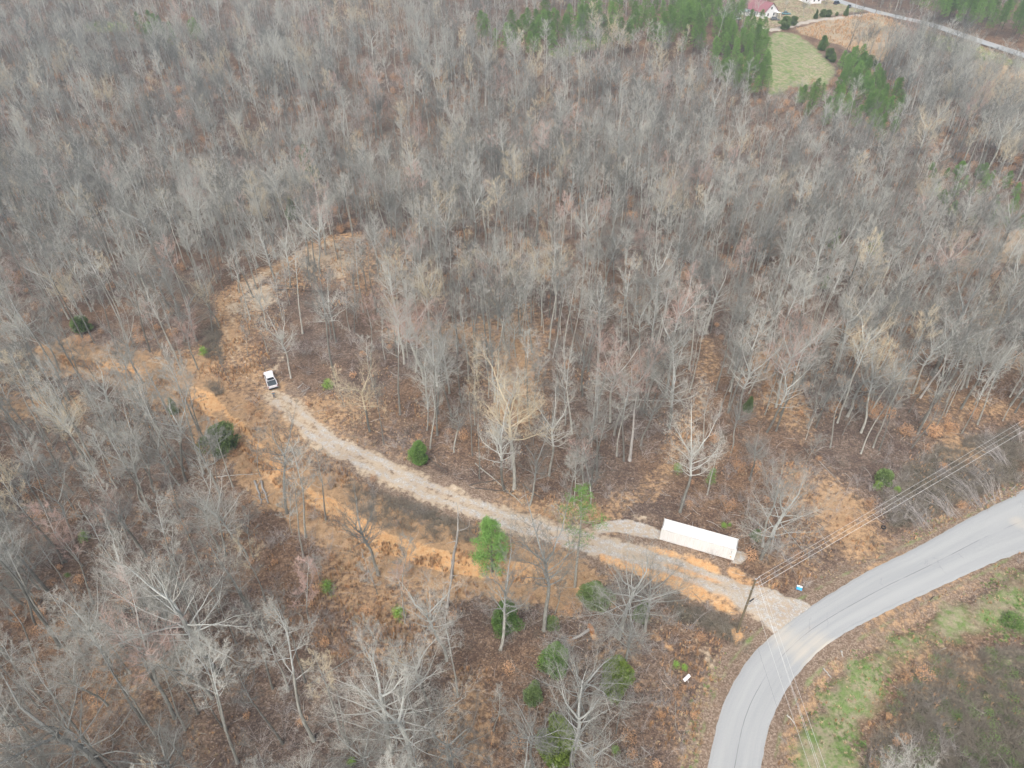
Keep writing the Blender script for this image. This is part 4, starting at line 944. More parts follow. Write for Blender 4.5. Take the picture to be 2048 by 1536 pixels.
def add_tufts(x, y, picks, smin, smax, clump=.45, sc_=5, seed=31):
    nz = vnoise(x, y, sc_, seed) * .6 + vnoise(x, y, 1.9, seed + 1) * .4; d, _ = poly_dist(x, y, ROAD); d2, _ = poly_dist(x, y, DRIVE)
    c_in = inpoly(x, y, APRON) | inpoly(x, y, PAD) | inpoly(x, y, CONT)
    for a, b, n, q, q2, ci in zip(x, y, nz, d, d2, c_in):
        if n < clump or q < ROADH + .4 or q2 < 2.9 or ci: continue
        pts.append((a, b, gz(a, b), random.uniform(0, 6.28), .8 * random.uniform(smin, smax) * (.6 + .8 * min(1, (n - clump) * 4)), random.choice(picks)))
CONT = W([(1312, 1082), (1330, 1050), (1500, 1085), (1475, 1130)])
for q, k in STRAWS: add_tufts(*sample(q, 1.5 * k), [0, 1, 2, 0, 1, 2, 3], .6, 1.15, .56 - .16 * k)
tk = W([(120, 712), (340, 760), (560, 950), (640, 1012), (740, 1075), (960, 1135), (1110, 1150), (1110, 1175), (950, 1160), (720, 1100), (600, 1010), (540, 960), (400, 830), (320, 775), (110, 725)])
add_tufts(*sample(tk, 4.2), [0, 1, 2, 3, 1, 2, 3], .5, 1.0, .44, 3.5)
add_tufts(*sample(W([(430, 590), (560, 530), (720, 465), (800, 500), (840, 540), (740, 600), (560, 640), (530, 760), (430, 760)]), .9), [0, 1, 2, 3, 3], .5, .95, .46)
add_tufts(*sample(EASTSTRAW, 3), [3, 3, 1], .6, 1.1, .4); add_tufts(*sample(FIELD_S, 1.0), [0, 1, 2, 3, 3], .7, 1.1, .35); add_tufts(*sample(FIELD_E, .5), [3, 1], .7, 1.1, .4)
add_tufts(*sample(LAWN, 1.6), [4, 4, 4, 3], .5, 1.1, .5, 3.5, 41); add_tufts(*sample(W([(1720, 1600), (1745, 1480), (1790, 1400), (1812, 1345), (1870, 1310), (1900, 1330), (1830, 1370), (1800, 1450), (1770, 1600)]), 2.5), [3, 3, 1], .6, 1.0, .40); add_tufts(*sample(VERGE_DRY, 2.5), [3, 4, 1], .4, .8, .5)
lowx, lowy = sample([(-75, 30), (85, 30), (110, 125), (-120, 125)], .5); add_tufts(lowx, lowy, [0, 1, 2, 3, 3], .45, .9, .56, 9, 51)
verge = W([(1640, 1150), (1760, 1085), (1900, 1020), (2048, 950), (2048, 1000), (1870, 1080), (1650, 1185)]); add_tufts(*sample(verge, 2.0), [3, 3, 4, 1], .5, .9, .42)
sk = W([(1400, 1540), (1440, 1400), (1500, 1300), (1440, 1280), (1380, 1400), (1360, 1540)]); add_tufts(*sample(sk, 2.0), [3, 3, 4], .5, .9, .45)
scatter('dry_grass', pts, TUFTS, 'tufts of orange and tan dry grass in the clearings and along the tracks'); print('tufts', len(pts))

BR = [bramble(26, 1.3, 1.1, 1).mesh('bramble', M_BUSH), bramble(22, 1.7, 1.0, 2).mesh('bramble', M_BUSH), bramble(30, .9, 1.2, 3).mesh('bramble', M_BUSH),
      bramble(12, 3.2, 1.0, 4, 7, .014).mesh('sapling', M_BUSHG), bramble(8, 4.4, 1.0, 5, 9, .018).mesh('sapling', M_BUSHG), leafy(260, 2.6, 1.1, 6, .17).mesh('beech_sapling', M_BEECH), leafy(190, 1.7, .8, 7, .16).mesh('beech_sapling', M_BEECH),
      leafy(110, .7, .9, 8, .12).mesh('green_weed', M_GREEN)]
pts = []
def add_br(x, y, picks, smin, smax, thr, s_=9, seed=61, keepout=3.2):
    nz = vnoise(x, y, s_, seed) * .7 + vnoise(x, y, 2.5, seed + 1) * .3; ok = nz > thr
    for ln, wd in ((DRIVE, keepout), (TRACK, 2.6), (LOOP, 2.6), (SPUR, 2.6), (ROAD, ROADH + 1.5), (R2, 6), (HDRIVE, 4)):
        d, _ = poly_dist(x, y, ln); ok &= d > wd
    for q in (APRON, PAD, CONT, FIELD_G, FIELD_S, YARD, TRUCK): ok &= ~inpoly(x, y, q)
    if seed < 80: ok &= ~inpoly(x, y, LAWN)
    for a, b in zip(x[ok], y[ok]): pts.append((a, b, gz(a, b), random.uniform(0, 6.28), random.uniform(smin, smax), random.choice(picks)))
TRUCK = W([(515, 795), (520, 735), (560, 735), (575, 800)])
add_br(*sample(BRUSH[0], 1.6), [0, 1, 2, 2, 0, 1, 2, 2, 7], .7, 1.2, .15, seed=81)
for q in BRUSH[1:]: add_br(*sample(q, .9), [0, 1, 2], .7, 1.2, .25)
wx, wy = sample([(-110, 25), (125, 25), (190, 170), (-190, 170)], .075); add_br(wx, wy, [3, 4, 3, 4, 3, 4, 0, 1, 3, 4, 5, 6], .6, 1.15, .42, 14)
wx, wy = sample([(-190, 160), (190, 160), (330, 330), (-330, 330)], .085); add_br(wx, wy, [3, 4, 4, 1, 5], .8, 1.4, .4, 20)
for q in ([(1600, 830), (1780, 800), (1960, 830), (1960, 880), (1780, 880), (1620, 880)], [(1480, 640), (1960, 640), (1960, 790), (1480, 800)], [(340, 690), (400, 680), (410, 730), (360, 730)], [(60, 1180), (260, 1150), (320, 1350), (60, 1380)], [(380, 1480), (460, 1480), (460, 1536), (380, 1536)]):
    add_br(*sample(W(q), .05), [5, 6, 5], .7, 1.3, .45)
scatter('undergrowth', pts, BR, 'brambles, saplings and withered beech scrub below the trees'); print('brush', len(pts))

# sticks and leaf scraps on the near litter
ST = []
for k in range(4):
    random.seed(300 + k); b = MB(); L = (1.0, 1.8, .7, 2.6)[k]; q = [Vector((-L / 2, 0, .04))]
    for i in range(4): q.append(q[-1] + Vector((L / 4, random.gauss(0, .05 * L), random.gauss(0, .015))))
    b.tube(q, [.03, .028, .024, .016, .006], 4); b.tube([q[2], q[2] + Vector((L * .15, L * .18, .06))], [.016, .004], 3); ST.append(b.mesh('stick', M_PALE if k % 2 else M_BARK))
x, y = sample([(-75, 30), (70, 30), (100, 130), (-110, 130)], .09); pts = []
d1, _ = poly_dist(x, y, ROAD); d2, _ = poly_dist(x, y, DRIVE)
for a, b, q, q2 in zip(x, y, d1, d2):
    if q > ROADH + 2 and q2 > 3.5 and not inpoly(np.array([a]), np.array([b]), LAWN)[0]: pts.append((a, b, gz(a, b), random.uniform(0, 6.28), random.uniform(.5, 1.3), random.randrange(4)))
scatter('fallen_twigs', pts, ST, 'loose sticks and fallen twigs on the leaf litter')

# ------------------------------------------------------------------ shipping container
M_WHITE = simple('white_container_paint', (.72, .72, .705), (.63, .63, .61), .9, .6, .3)
def siding_mat():
    m, t, b = mat('streaked_white_paint'); tc = node(t, 'ShaderNodeTexCoord'); mp = node(t, 'ShaderNodeMapping'); mp.inputs['Scale'].default_value = (3.5, 3.5, .22); t.links.new(tc.outputs['Object'], mp.inputs[0])
    c = ramp(t, noise(t, mp.outputs[0], 1.6, 5, .75), [(.30, (.60, .595, .57)), (.46, (.68, .68, .66)), (.6, (.72, .72, .71))]); t.links.new(c, b.inputs['Base Color']); b.inputs['Roughness'].default_value = .6; return m
M_WSIDE = siding_mat()
M_DARK = simple('dark_rubber', (.02, .02, .022), (.03, .03, .03), 4, .8)
M_STEEL = simple('galvanised_steel', (.45, .46, .47), (.36, .37, .38), 6, .45, .5, 0, .6)
M_RUST = simple('rusty_steel', (.28, .13, .07), (.4, .3, .22), 8, .8)
M_ORANGE = simple('orange_decal', (.75, .42, .12)); M_INK = simple('grey_stencil_ink', (.12, .12, .13))
c0, c1 = at(1319, 1079), at(1467, 1121); dv = (c1 - c0); ang = math.atan2(dv.y, dv.x); Lc, Wc, Hc = 12.19, 2.44, 2.6
mid_ = (c0 + c1) / 2; nb = Vector((-math.sin(ang), math.cos(ang), 0)); cc_ = mid_ + nb * Wc / 2
ct = thing('shipping_container', 'long white shipping container standing on gravel beside the orange clay bank', 'container', (cc_.x, cc_.y, max(gz(*p) for p in [(cc_.x, cc_.y), (c0.x, c0.y), (c1.x, c1.y)]) + .02), ang)
def corrugated(L, Hh, pitch=.28, dep=.032, z0=.18):
    """profile points along x, alternating depth"""
    p = []; x = 0
    while x < L - 1e-6:
        for a, d in ((0, 0), (.35, 0), (.5, dep), (.85, dep)): p.append((min(x + pitch * a, L), d))
        x += pitch
    p.append((L, 0)); return p
for sgn in (-1, 1):
    b = MB(); pr = corrugated(Lc - .3, Hc)
    for (x0, d0), (x1, d1) in zip(pr, pr[1:]):
        if x1 - x0 < 1e-6: continue
        y0, y1 = sgn * (Wc / 2 - .01 - d0), sgn * (Wc / 2 - .01 - d1); X0, X1 = x0 - Lc / 2 + .15, x1 - Lc / 2 + .15
        q = [(X0, y0, .16), (X1, y1, .16), (X1, y1, Hc - .1), (X0, y0, Hc - .1)]; b.quad(*(q if sgn < 0 else q[::-1]))
    b.obj('side_panel', M_WSIDE, ct)
    b = MB(); b.box(-Lc / 2 + .15, Lc / 2 - .15, sgn * Wc / 2 - .05, sgn * Wc / 2 + .0, Hc - .10, Hc - .012); b.obj('top_rail', M_WHITE, ct)
    b = MB(); b.box(-Lc / 2 + .15, Lc / 2 - .15, sgn * Wc / 2 - .06, sgn * Wc / 2 + .0, .02, .16); b.obj('bottom_rail', M_WHITE, ct)
b = MB(); pr = corrugated(Lc - .3, 0, .36, .02)
for (x0, d0), (x1, d1) in zip(pr, pr[1:]):
    if x1 - x0 > 1e-6: b.quad((x0 - Lc / 2 + .15, -Wc / 2 + .03, Hc - d0), (x1 - Lc / 2 + .15, -Wc / 2 + .03, Hc - d1), (x1 - Lc / 2 + .15, Wc / 2 - .03, Hc - d1), (x0 - Lc / 2 + .15, Wc / 2 - .03, Hc - d0))
b.obj('roof', M_WHITE, ct)
for sx in (-1, 1):
    for sy in (-1, 1):
        b = MB(); x0 = sx * (Lc / 2 - .08); y0 = sy * (Wc / 2 - .08); b.box(x0 - .08, x0 + .08, y0 - .083, y0 + .083, .12, Hc - .12)
        b.obj('corner_post', M_WHITE, ct)
        for z in (0, Hc - .12):
            f = MB(); f.box(x0 - .09, x0 + .09, y0 - .09, y0 + .09, z, z + .125); f.obj('corner_casting', M_WHITE, ct)
b = MB(); b.box(-Lc / 2 + .02, -Lc / 2 + .06, -Wc / 2 + .15, Wc / 2 - .15, .15, Hc - .1); b.obj('end_wall', M_WHITE, ct)
for s in (-1, 1):
    b = MB(); b.box(Lc / 2 - .06, Lc / 2 - .015, *sorted((s * .02, s * (Wc / 2 - .17))), .15, Hc - .12); dd = b.obj('door', M_WHITE, ct)
    for q in (.35, .8):
        f = MB(); f.tube([(Lc / 2 + .02, s * q, .12), (Lc / 2 + .02, s * q, Hc - .14)], [.018] * 2, 6, cap=True); f.obj('locking_bar', M_STEEL, dd)
b = MB(); b.box(-Lc / 2 + .1, Lc / 2 - .1, -Wc / 2 + .1, Wc / 2 - .1, .05, .14); b.obj('floor_pan', M_RUST, ct)
b = MB(); b.tube([(Lc / 2 - .62, -Wc / 2 - .004, .62), (Lc / 2 - .62, -Wc / 2 - .014, .62)], [.13, .13], 16, cap=True); b.obj('round_decal', M_ORANGE, ct)
b = MB()
for k, (a, h) in enumerate(((.0, .12), (.16, .12), (.34, .12), (.50, .12), (.66, .12), (.84, .12))): b.box(Lc / 2 - .72, Lc / 2 - .66, -Wc / 2 - .012, -Wc / 2 - .004, 1.15 + a, 1.15 + a + h)
for k in range(3): b.box(Lc / 2 - .96, Lc / 2 - .92, -Wc / 2 - .012, -Wc / 2 - .004, .95 + k * .2, 1.08 + k * .2)
o = b.obj('stencil_marks', M_INK, ct); o['kind'] = 'stuff'

# ------------------------------------------------------------------ vehicles
M_GLASS = simple('dark_window_glass', (.03, .035, .04), (.02, .024, .03), 1, .12, .6)
M_TYRE = M_DARK; M_RIM = simple('wheel_rim', (.4, .4, .41), (.3, .3, .31), 3, .4, .5, 0, .5)
M_TAIL = simple('red_lamp_lens', (.35, .02, .02)); M_CHROME = simple('bumper_chrome', (.5, .5, .5), (.4, .4, .4), 3, .3, .6, 0, .8)
def section(x, w_, z0, z1, taper=.9, shoulder=.62):
    zs = z0 + (z1 - z0) * shoulder
    return [(x, -w_ * .93, z0), (x, -w_, z0 + .12), (x, -w_, zs), (x, -w_ * taper, z1 - .03), (x, -w_ * taper * .9, z1), (x, w_ * taper * .9, z1), (x, w_ * taper, z1 - .03), (x, w_, zs), (x, w_, z0 + .12), (x, w_ * .93, z0)]
def wheels(root, xs, w_, r=.36):
    for x in xs:
        for s in (-1, 1):
            b = MB(); n = 18; prof = [(.0, r - .02), (.03, r), (.2, r), (.23, r - .02)]
            b.tube([(x, s * (w_ - .24 + a), r) for a, _ in prof], [q for _, q in prof], n, cap=True); wh = b.obj('wheel', M_TYRE, root, True)
            f = MB(); f.tube([(x, s * (w_ - .02), r), (x, s * (w_ + .005), r)], [r * .62, r * .55], 12, cap=True); f.obj('rim', M_RIM, wh)
def slopebox(b, x0, x1, x2, x3, w0, w1, z0, z1):
    b.v += [(x0, -w0, z0), (x3, -w0, z0), (x3, w0, z0), (x0, w0, z0), (x1, -w1, z1), (x2, -w1, z1), (x2, w1, z1), (x1, w1, z1)]; k = len(b.v) - 8
    for q in ((3, 2, 1, 0), (4, 5, 6, 7), (0, 1, 5, 4), (1, 2, 6, 5), (2, 3, 7, 6), (3, 0, 4, 7)): b.f.append(tuple(k + i for i in q)); b.m.append(0)
def pane(root, q, name='window'):
    b = MB(); b.quad(*q); return b.obj(name, M_GLASS, root)
def car(name, label, loc, rz, paint, L=4.6, w_=.92, h=1.55, suv=True, mph=None):
    m = mph or simple(name + '_paint', paint, tuple(v * .85 for v in paint), 1, .3, .5)
    root = thing(name, label, 'car', loc, rz); hl = L / 2; zb = .72 * (h / 1.5)
    b = MB(); b.loft([section(-hl, w_ * .86, .32, zb * .95), section(-hl + .15, w_, .22, zb * 1.05), section(-hl + 1.0, w_, .20, zb * 1.12), section(.4, w_, .20, zb * 1.12), section(hl - .9, w_, .20, zb * 1.02), section(hl - .15, w_ * .95, .24, zb * .92), section(hl, w_ * .82, .32, zb * .8)])
    b.obj('body', m, root)
    r0, r1, r2, r3 = (-hl + .1, -hl + .55, hl - 2.05, hl - 1.25) if suv else (-hl + .7, -hl + 1.45, hl - 2.25, hl - 1.4)
    b = MB(); slopebox(b, r0, r1, r2, r3, w_ * .92, w_ * .70, zb * 1.10, h); b.obj('cabin', M_GLASS, root)
    b = MB(); slopebox(b, r1 - .06, r1 - .02, r2 + .02, r2 + .06, w_ * .73, w_ * .70, h - .03, h + .035); b.obj('roof', m, root)
    wheels(root, (-hl + .85, hl - .9), w_)
    for s in (-1, 1):
        b = MB(); b.box(hl - .16, hl - .02, *sorted((s * w_ * .55, s * w_ * .85)), .55, .68); b.obj('headlight', M_STEEL, root)
        b = MB(); b.box(-hl - .02, -hl + .06, *sorted((s * w_ * .6, s * w_ * .84)), .6, .8); b.obj('tail_light', M_TAIL, root)
    return root
# the pickup: seen from behind and above, cab away from us
M_TRUCKW = simple('white_truck_paint', (.80, .80, .82), (.74, .74, .77), 1, .3, .5)
M_TONN = simple('dark_bed_liner', (.045, .055, .062), (.07, .085, .095), 2, .6)
pb, pf = at(544, 779), at(540, 742); v = (pf - pb); ta = math.atan2(v.y, v.x); ta = R(116)
pc = at(542.5, 764.5); tr = thing('pickup_truck', 'white crew-cab pickup with dark open bed parked at the head of the gravel drive', 'pickup truck', (pc.x, pc.y, gz(pc.x, pc.y) + .02), ta)
hl, w_ = 2.9, 1.0
b = MB(); b.loft([section(hl, .84, .45, .98, .92), section(hl - .2, .97, .38, 1.06, .92), section(hl - 1.0, w_, .35, 1.14, .92), section(hl - 1.35, w_, .35, 1.16, .92), section(-.95, w_, .35, 1.16, .93)]); b.obj('body', M_TRUCKW, tr)
b = MB(); slopebox(b, -.92, -.70, .95, 1.62, .93, .76, 1.15, 1.86); cab = b.obj('cab', M_TRUCKW, tr)
b = MB(); slopebox(b, -.74, -.66, .90, 1.0, .78, .74, 1.85, 1.92); b.obj('roof', M_TRUCKW, cab)
pane(cab, [(-.935, .72, 1.28), (-.935, -.72, 1.28), (-.76, -.66, 1.78), (-.76, .66, 1.78)], 'rear_window')
pane(cab, [(1.585, -.80, 1.22), (1.585, .80, 1.22), (1.02, .70, 1.80), (1.02, -.70, 1.80)], 'windshield')
for s in (-1, 1):
    for a0, a1, t0, t1 in ((-.72, .12, -.62, .10), (.20, 1.30, .20, .92)):
        q = [(a0, s * .925, 1.24), (a1, s * .925, 1.24), (t1, s * .80, 1.76), (t0, s * .80, 1.76)]; pane(cab, q if s < 0 else q[::-1])
    b = MB(); b.box(-2.88, -.95, *sorted((s * .90, s * 1.0)), .42, 1.18); b.obj('bed_side', M_TRUCKW, tr)
    b = MB(); b.box(1.25, 1.38, *sorted((s * 1.0, s * 1.2)), 1.16, 1.36); b.obj('mirror', M_DARK, tr)
    b = MB(); b.box(-2.93, -2.88, *sorted((s * .84, s * .98)), .78, 1.10); b.obj('tail_light', M_TAIL, tr)
    b = MB(); b.box(2.78, 2.88, *sorted((s * .55, s * .82)), .72, .88); b.obj('headlight', M_STEEL, tr)
b = MB(); b.box(-2.86, -.95, -.90, .90, .42, .70); b.box(-1.02, -.95, -.90, .90, .70, 1.17); b.obj('truck_bed', M_TONN, tr)
b = MB(); b.box(-2.78, -1.0, -.885, .885, .98, 1.04); b.obj('bed_cover', M_TONN, tr)
b = MB(); b.box(-2.93, -2.84, -.84, .84, .55, 1.17); b.obj('tailgate', M_TRUCKW, tr)
b = MB(); b.box(-3.08, -2.93, -.95, .95, .42, .60); b.obj('rear_bumper', M_DARK, tr)
wheels(tr, (-1.95, 1.85), w_, .40)

# the person behind the tailgate, seen from behind and above
M_SKIN = simple('skin', (.42, .25, .18)); M_JACKET = simple('blue_grey_jacket', (.11, .22, .30), (.09, .18, .25), 6, .9); M_JEANS = simple('dark_blue_jeans', (.085, .105, .145), (.07, .09, .12), 6, .9)
M_CAP = simple('pale_cap', (.66, .64, .6)); M_BOOT = simple('brown_boots', (.08, .05, .03))
def skin(name, pts, edges, rad, mats, parent, sub=2):
    me = bpy.data.meshes.new(name); me.from_pydata(pts, edges, []); me.materials.append(mats); o = link(name, me, parent)
    o.modifiers.new('skin', 'SKIN')
    if not me.skin_vertices:
        import bmesh
        bm = bmesh.new(); bm.from_mesh(me); bm.verts.layers.skin.verify(); bm.to_mesh(me); bm.free()
    for v, r in zip(me.skin_vertices[0].data, rad): v.radius = (r, r) if not isinstance(r, tuple) else r
    me.skin_vertices[0].data[0].use_root = True
    s = o.modifiers.new('sub', 'SUBSURF'); s.levels = s.render_levels = sub
    return o
def skin_mesh(parent_thing):
    body_p = [(0, 0, .95), (0, 0, 1.12), (0, 0, 1.32), (0, .01, 1.46), (0, .02, 1.54), (0, .03, 1.63), (0, .03, 1.72),
              (.19, 0, 1.42), (.27, .02, 1.16), (.25, .16, .97), (-.19, 0, 1.42), (-.27, .02, 1.16), (-.25, .16, .97),
              (.10, 0, .88), (.12, .02, .50), (.13, -.03, .10), (.13, .10, .04), (-.10, 0, .88), (-.12, .05, .50), (-.13, .03, .10), (-.13, .16, .04)]
    e = [(0, 1), (1, 2), (2, 3), (3, 4), (4, 5), (5, 6), (3, 7), (7, 8), (8, 9), (3, 10), (10, 11), (11, 12), (0, 13), (13, 14), (14, 15), (15, 16), (0, 17), (17, 18), (18, 19), (19, 20)]
    r = [(.15, .11), (.14, .10), (.17, .11), (.13, .09), .055, (.085, .095), (.075, .085), .065, .05, .036, .065, .05, .036, .092, .062, .042, .038, .092, .062, .042, .038]
    return skin('body', body_p, e, r, M_SKIN, parent_thing)
pp = at(549, 795.5); ps = thing('person', 'person in a blue-grey jacket and dark jeans wearing a pale cap, standing behind the pickup', 'person', (pp.x, pp.y, gz(pp.x, pp.y)), R(14))
skin_mesh(ps)
skin('jacket', [(0, 0, .94), (0, 0, 1.14), (0, 0, 1.33), (0, .01, 1.455), (.20, 0, 1.42), (.275, .02, 1.16), (.255, .14, 1.0), (-.20, 0, 1.42), (-.275, .02, 1.16), (-.255, .14, 1.0)],
     [(0, 1), (1, 2), (2, 3), (3, 4), (4, 5), (5, 6), (3, 7), (7, 8), (8, 9)], [(.19, .14), (.175, .13), (.20, .135), (.14, .10), .085, .068, .055, .085, .068, .055], M_JACKET, ps)
skin('jeans', [(0, 0, .97), (.10, 0, .86), (.12, .02, .50), (.13, -.03, .11), (-.10, 0, .86), (-.12, .05, .50), (-.13, .03, .11)], [(0, 1), (1, 2), (2, 3), (0, 4), (4, 5), (5, 6)], [(.165, .12), .112, .082, .066, .112, .082, .066], M_JEANS, ps)
for s, dy in ((1, 0), (-1, .06)):
    skin('boot', [(s * .13, -.04 + dy, .10), (s * .13, -.03 + dy, .05), (s * .135, .13 + dy, .045)], [(0, 1), (1, 2)], [.058, .058, .05], M_BOOT, ps, 1)
    for k in range(5):
        a = (-.03, -.012, .006, .022, .038)[k]; L = (.05, .075, .08, .075, .055)[k]
        skin('finger', [(s * .25, .17 + a * .3, .965 + a), (s * .25, .17 + L * .6, .955 + a), (s * .245, .17 + L, .935 + a)], [(0, 1), (1, 2)], [.010, .009, .008], M_SKIN, ps, 1)
b = MB()
rings = []
for k in range(6):
    f = k / 5; rr = .118 * math.cos(f * 1.45); rings.append([(math.cos(a) * rr, .03 + math.sin(a) * rr * 1.15, 1.70 + .11 * math.sin(f * 1.5)) for a in [6.283 * j / 14 for j in range(14)]])
b.loft(rings); b.box(-.075, .075, .13, .24, 1.695, 1.712); b.obj('cap', M_CAP, ps, True)

# ------------------------------------------------------------------ utility pole and its wires
M_POLE = bark_material('weathered_pole_wood', (.155, .13, .085), (.22, .19, .13), (.10, .08, .055), 0); M_WIRE = simple('pale_aluminium_wire', (.62, .62, .60), (.55, .55, .54), 1, .5, .3)
M_DWIRE = simple('black_cable', (.05, .05, .055)); M_PORC = simple('pale_insulator', (.5, .52, .52), (.4, .42, .42), 4, .3, .5)
PB = G(1475, 1262); hp = height_for(PB, 1158)
up = thing('utility_pole', 'weathered wooden utility pole standing by the drive mouth with pale wires', 'utility pole', PB)
b = MB(); b.tube([(0, 0, -.3), (0, 0, hp * .5), (0, 0, hp)], [.19, .16, .125], 12, cap=True); b.obj('pole', M_POLE, up)
def at_z(px, py, z):
    a = (px - 1024) / FPX; q = (768 - py) / FPX; t = (z - CAMZ) / (-SP + q * CP); return Vector((a * t, (CP + q * SP) * t, z))
zt = PB.z + hp
I1, I2 = at_z(1519, 1153, zt - .35), at_z(1516, 1164, zt - 1.0); I3 = at_z(1518, 1172, zt - 1.5)
for I in (I1, I2, I3):
    l = I - PB; b = MB(); b.tube([(0, 0, l.z - .1), (l.x * .85, l.y * .85, l.z - .02)], [.035, .028], 6, cap=True); ar = b.obj('bracket_arm', M_PORC, up)
    f = MB(); f.tube([(l.x * .85, l.y * .85, l.z - .04), (l.x, l.y, l.z)], [.05, .06], 8, cap=True); f.tube([(l.x * .93, l.y * .93, l.z - .03), (l.x * .97, l.y * .97, l.z)], [.085, .085], 8, cap=True); f.obj('insulator', M_PORC, ar)
b = MB(); b.tube([(0, 0, hp), (0, 0, hp + .08)], [.14, .02], 10, cap=True); b.obj('pole_cap', M_STEEL, up)
b = MB()
for z in (hp * .55, hp * .82): b.tube([(0, 0, z), (0, 0, z + .06)], [.17, .17], 10, cap=True)
b.obj('steel_band', M_STEEL, up)
zl = PB.z + hp * .52; J0, J1 = at_z(1499, 1203, zl), at_z(1508, 1197, zl)
b = MB(); l0, l1 = J0 - PB, J1 - PB; b.tube([l0, l0.lerp(l1, .08), l0.lerp(l1, .92), l1], [.05, .11, .11, .05], 8, cap=True); b.obj('cable_splice_box', M_DWIRE, up)
b = MB(); b.tube([(.1, 0, hp * .50), l0], [.02, .02], 5); b.tube([(.1, 0, hp * .515), l1 + Vector((0, 0, .1)), at_z(1545, 1178, zl + .4) - PB], [.012] * 3, 5); o = b.obj('drop_cable', M_DWIRE, up)
def wire(name, a, c, sag, r, m, label, segs=26):
    b = MB(); q = []
    for i in range(segs + 1):
        t = i / segs; p = a.lerp(c, t); p.z -= sag * 4 * t * (1 - t); q.append(p)
    b.tube(q, [r] * (segs + 1), 5); o = b.obj(name, m); tag(o, label, 'wire', 'power lines at the roadside pole'); return o
def far_end(px, py, z, k):   # carry the line on beyond the frame edge
    e = at_z(px, py, z); return e
def run(a, px, py, z, ext):
    e = at_z(px, py, z); return a + (e - a) * ext
for a, px, py, z, ext, r, m, lb in (
    (I1, 2048, 838, zt + 1.0, 1.5, .022, M_WIRE, 'highest pale wire running up right from the pole'), (I2, 2048, 849, zt + .4, 1.5, .022, M_WIRE, 'second pale wire running up right from the pole'),
    (I3, 2048, 860, zt - .1, 1.5, .030, M_WIRE, 'thicker pale wire running up right below two thin ones'), (PB + Vector((.1, 0, hp * .53)), 2048, 874, zt - 3.5, 1.5, .014, M_DWIRE, 'dark low cable running up right past the roadside brush'),
    (I1, 1654, 1536, zt - .3, 1.4, .020, M_WIRE, 'rightmost pale wire crossing the road to the bottom edge'), (I2, 1638, 1536, zt - .8, 1.4, .020, M_WIRE, 'second from right pale wire crossing the road to the bottom'),
    (I3, 1642, 1536, zt - 1.5, 1.4, .020, M_WIRE, 'third from right pale wire crossing the road to the bottom'), (J1, 1622, 1536, zl - .3, 1.35, .020, M_WIRE, 'leftmost pale wire crossing the road from the splice box'),
    (PB + Vector((.1, 0, hp * .45)), 1560, 1425, zl - 2.6, 1.5, .010, M_DWIRE, 'thin dark cable crossing the road below the pale wires')):
    wire('overhead_wire', a, run(a, px, py, z, ext), .35, r * .8, m, lb)

# ------------------------------------------------------------------ signs, boards, logs, tyre
M_SIGNW = simple('white_board', (.78, .78, .77), (.7, .7, .7), 2, .6); M_BLUE = simple('blue_sign_face', (.04, .30, .62), (.05, .34, .68), 2, .5)
p = G(1598, 1180); sg = thing('yard_sign', 'small blue and white sign panel tilted in the weeds beside the road', 'sign', p, R(-22))
b = MB(); b.v += [(-.42, 0, .35), (.42, 0, .35), (.42, .55, .62), (-.42, .55, .62)]; b.f.append((0, 1, 2, 3)); b.m.append(0)
b2 = MB(); b2.loft([[(-.42, 0, .33), (.42, 0, .33), (.42, 0, .36), (-.42, 0, .36)], [(-.42, .40, .53), (.42, .40, .53), (.42, .40, .56), (-.42, .40, .56)]]); b2.obj('blue_panel', M_BLUE, sg)
b2 = MB(); b2.loft([[(-.42, .402, .53), (.42, .402, .53), (.42, .402, .565), (-.42, .402, .565)], [(-.42, .62, .64), (.42, .62, .64), (.42, .62, .67), (-.42, .62, .67)]]); b2.obj('white_panel', M_SIGNW, sg)
for s in (-.3, .3): b = MB(); b.tube([(s, .1, -.1), (s, .1, .40)], [.02, .02], 5, cap=True); b.obj('sign_leg', M_STEEL, sg)
p = G(1373, 1358); sg = thing('white_board', 'white rectangular board tilted on a short stake in the open litter', 'board', p, R(40))
b = MB(); b.loft([[(-.65, -.2, .35), (.65, -.2, .35), (.65, -.2, .38), (-.65, -.2, .38)], [(-.65, .2, .55), (.65, .2, .55), (.65, .2, .58), (-.65, .2, .58)]]); b.obj('board_panel', M_SIGNW, sg)
b = MB(); b.tube([(-.1, -.5, -.05), (0, 0, .44)], [.03, .03], 5, cap=True); b.obj('stake', M_SIGNW, sg)
p = G(1767, 1055); b = MB(); rr = []
for k in range(20):
    a = 6.283 * k / 20; rr.append([(math.cos(a) * (.33 + .11 * math.cos(q)), math.sin(a) * (.33 + .11 * math.cos(q)), .12 + .11 * math.sin(q)) for q in [6.283 * j / 8 for j in range(8)]])
b.loft(rr + [rr[0]], cap=False); o = b.obj('old_tyre', M_DARK); o.location = p; tag(o, 'old dark tyre lying in the grass below the power lines', 'tyre')
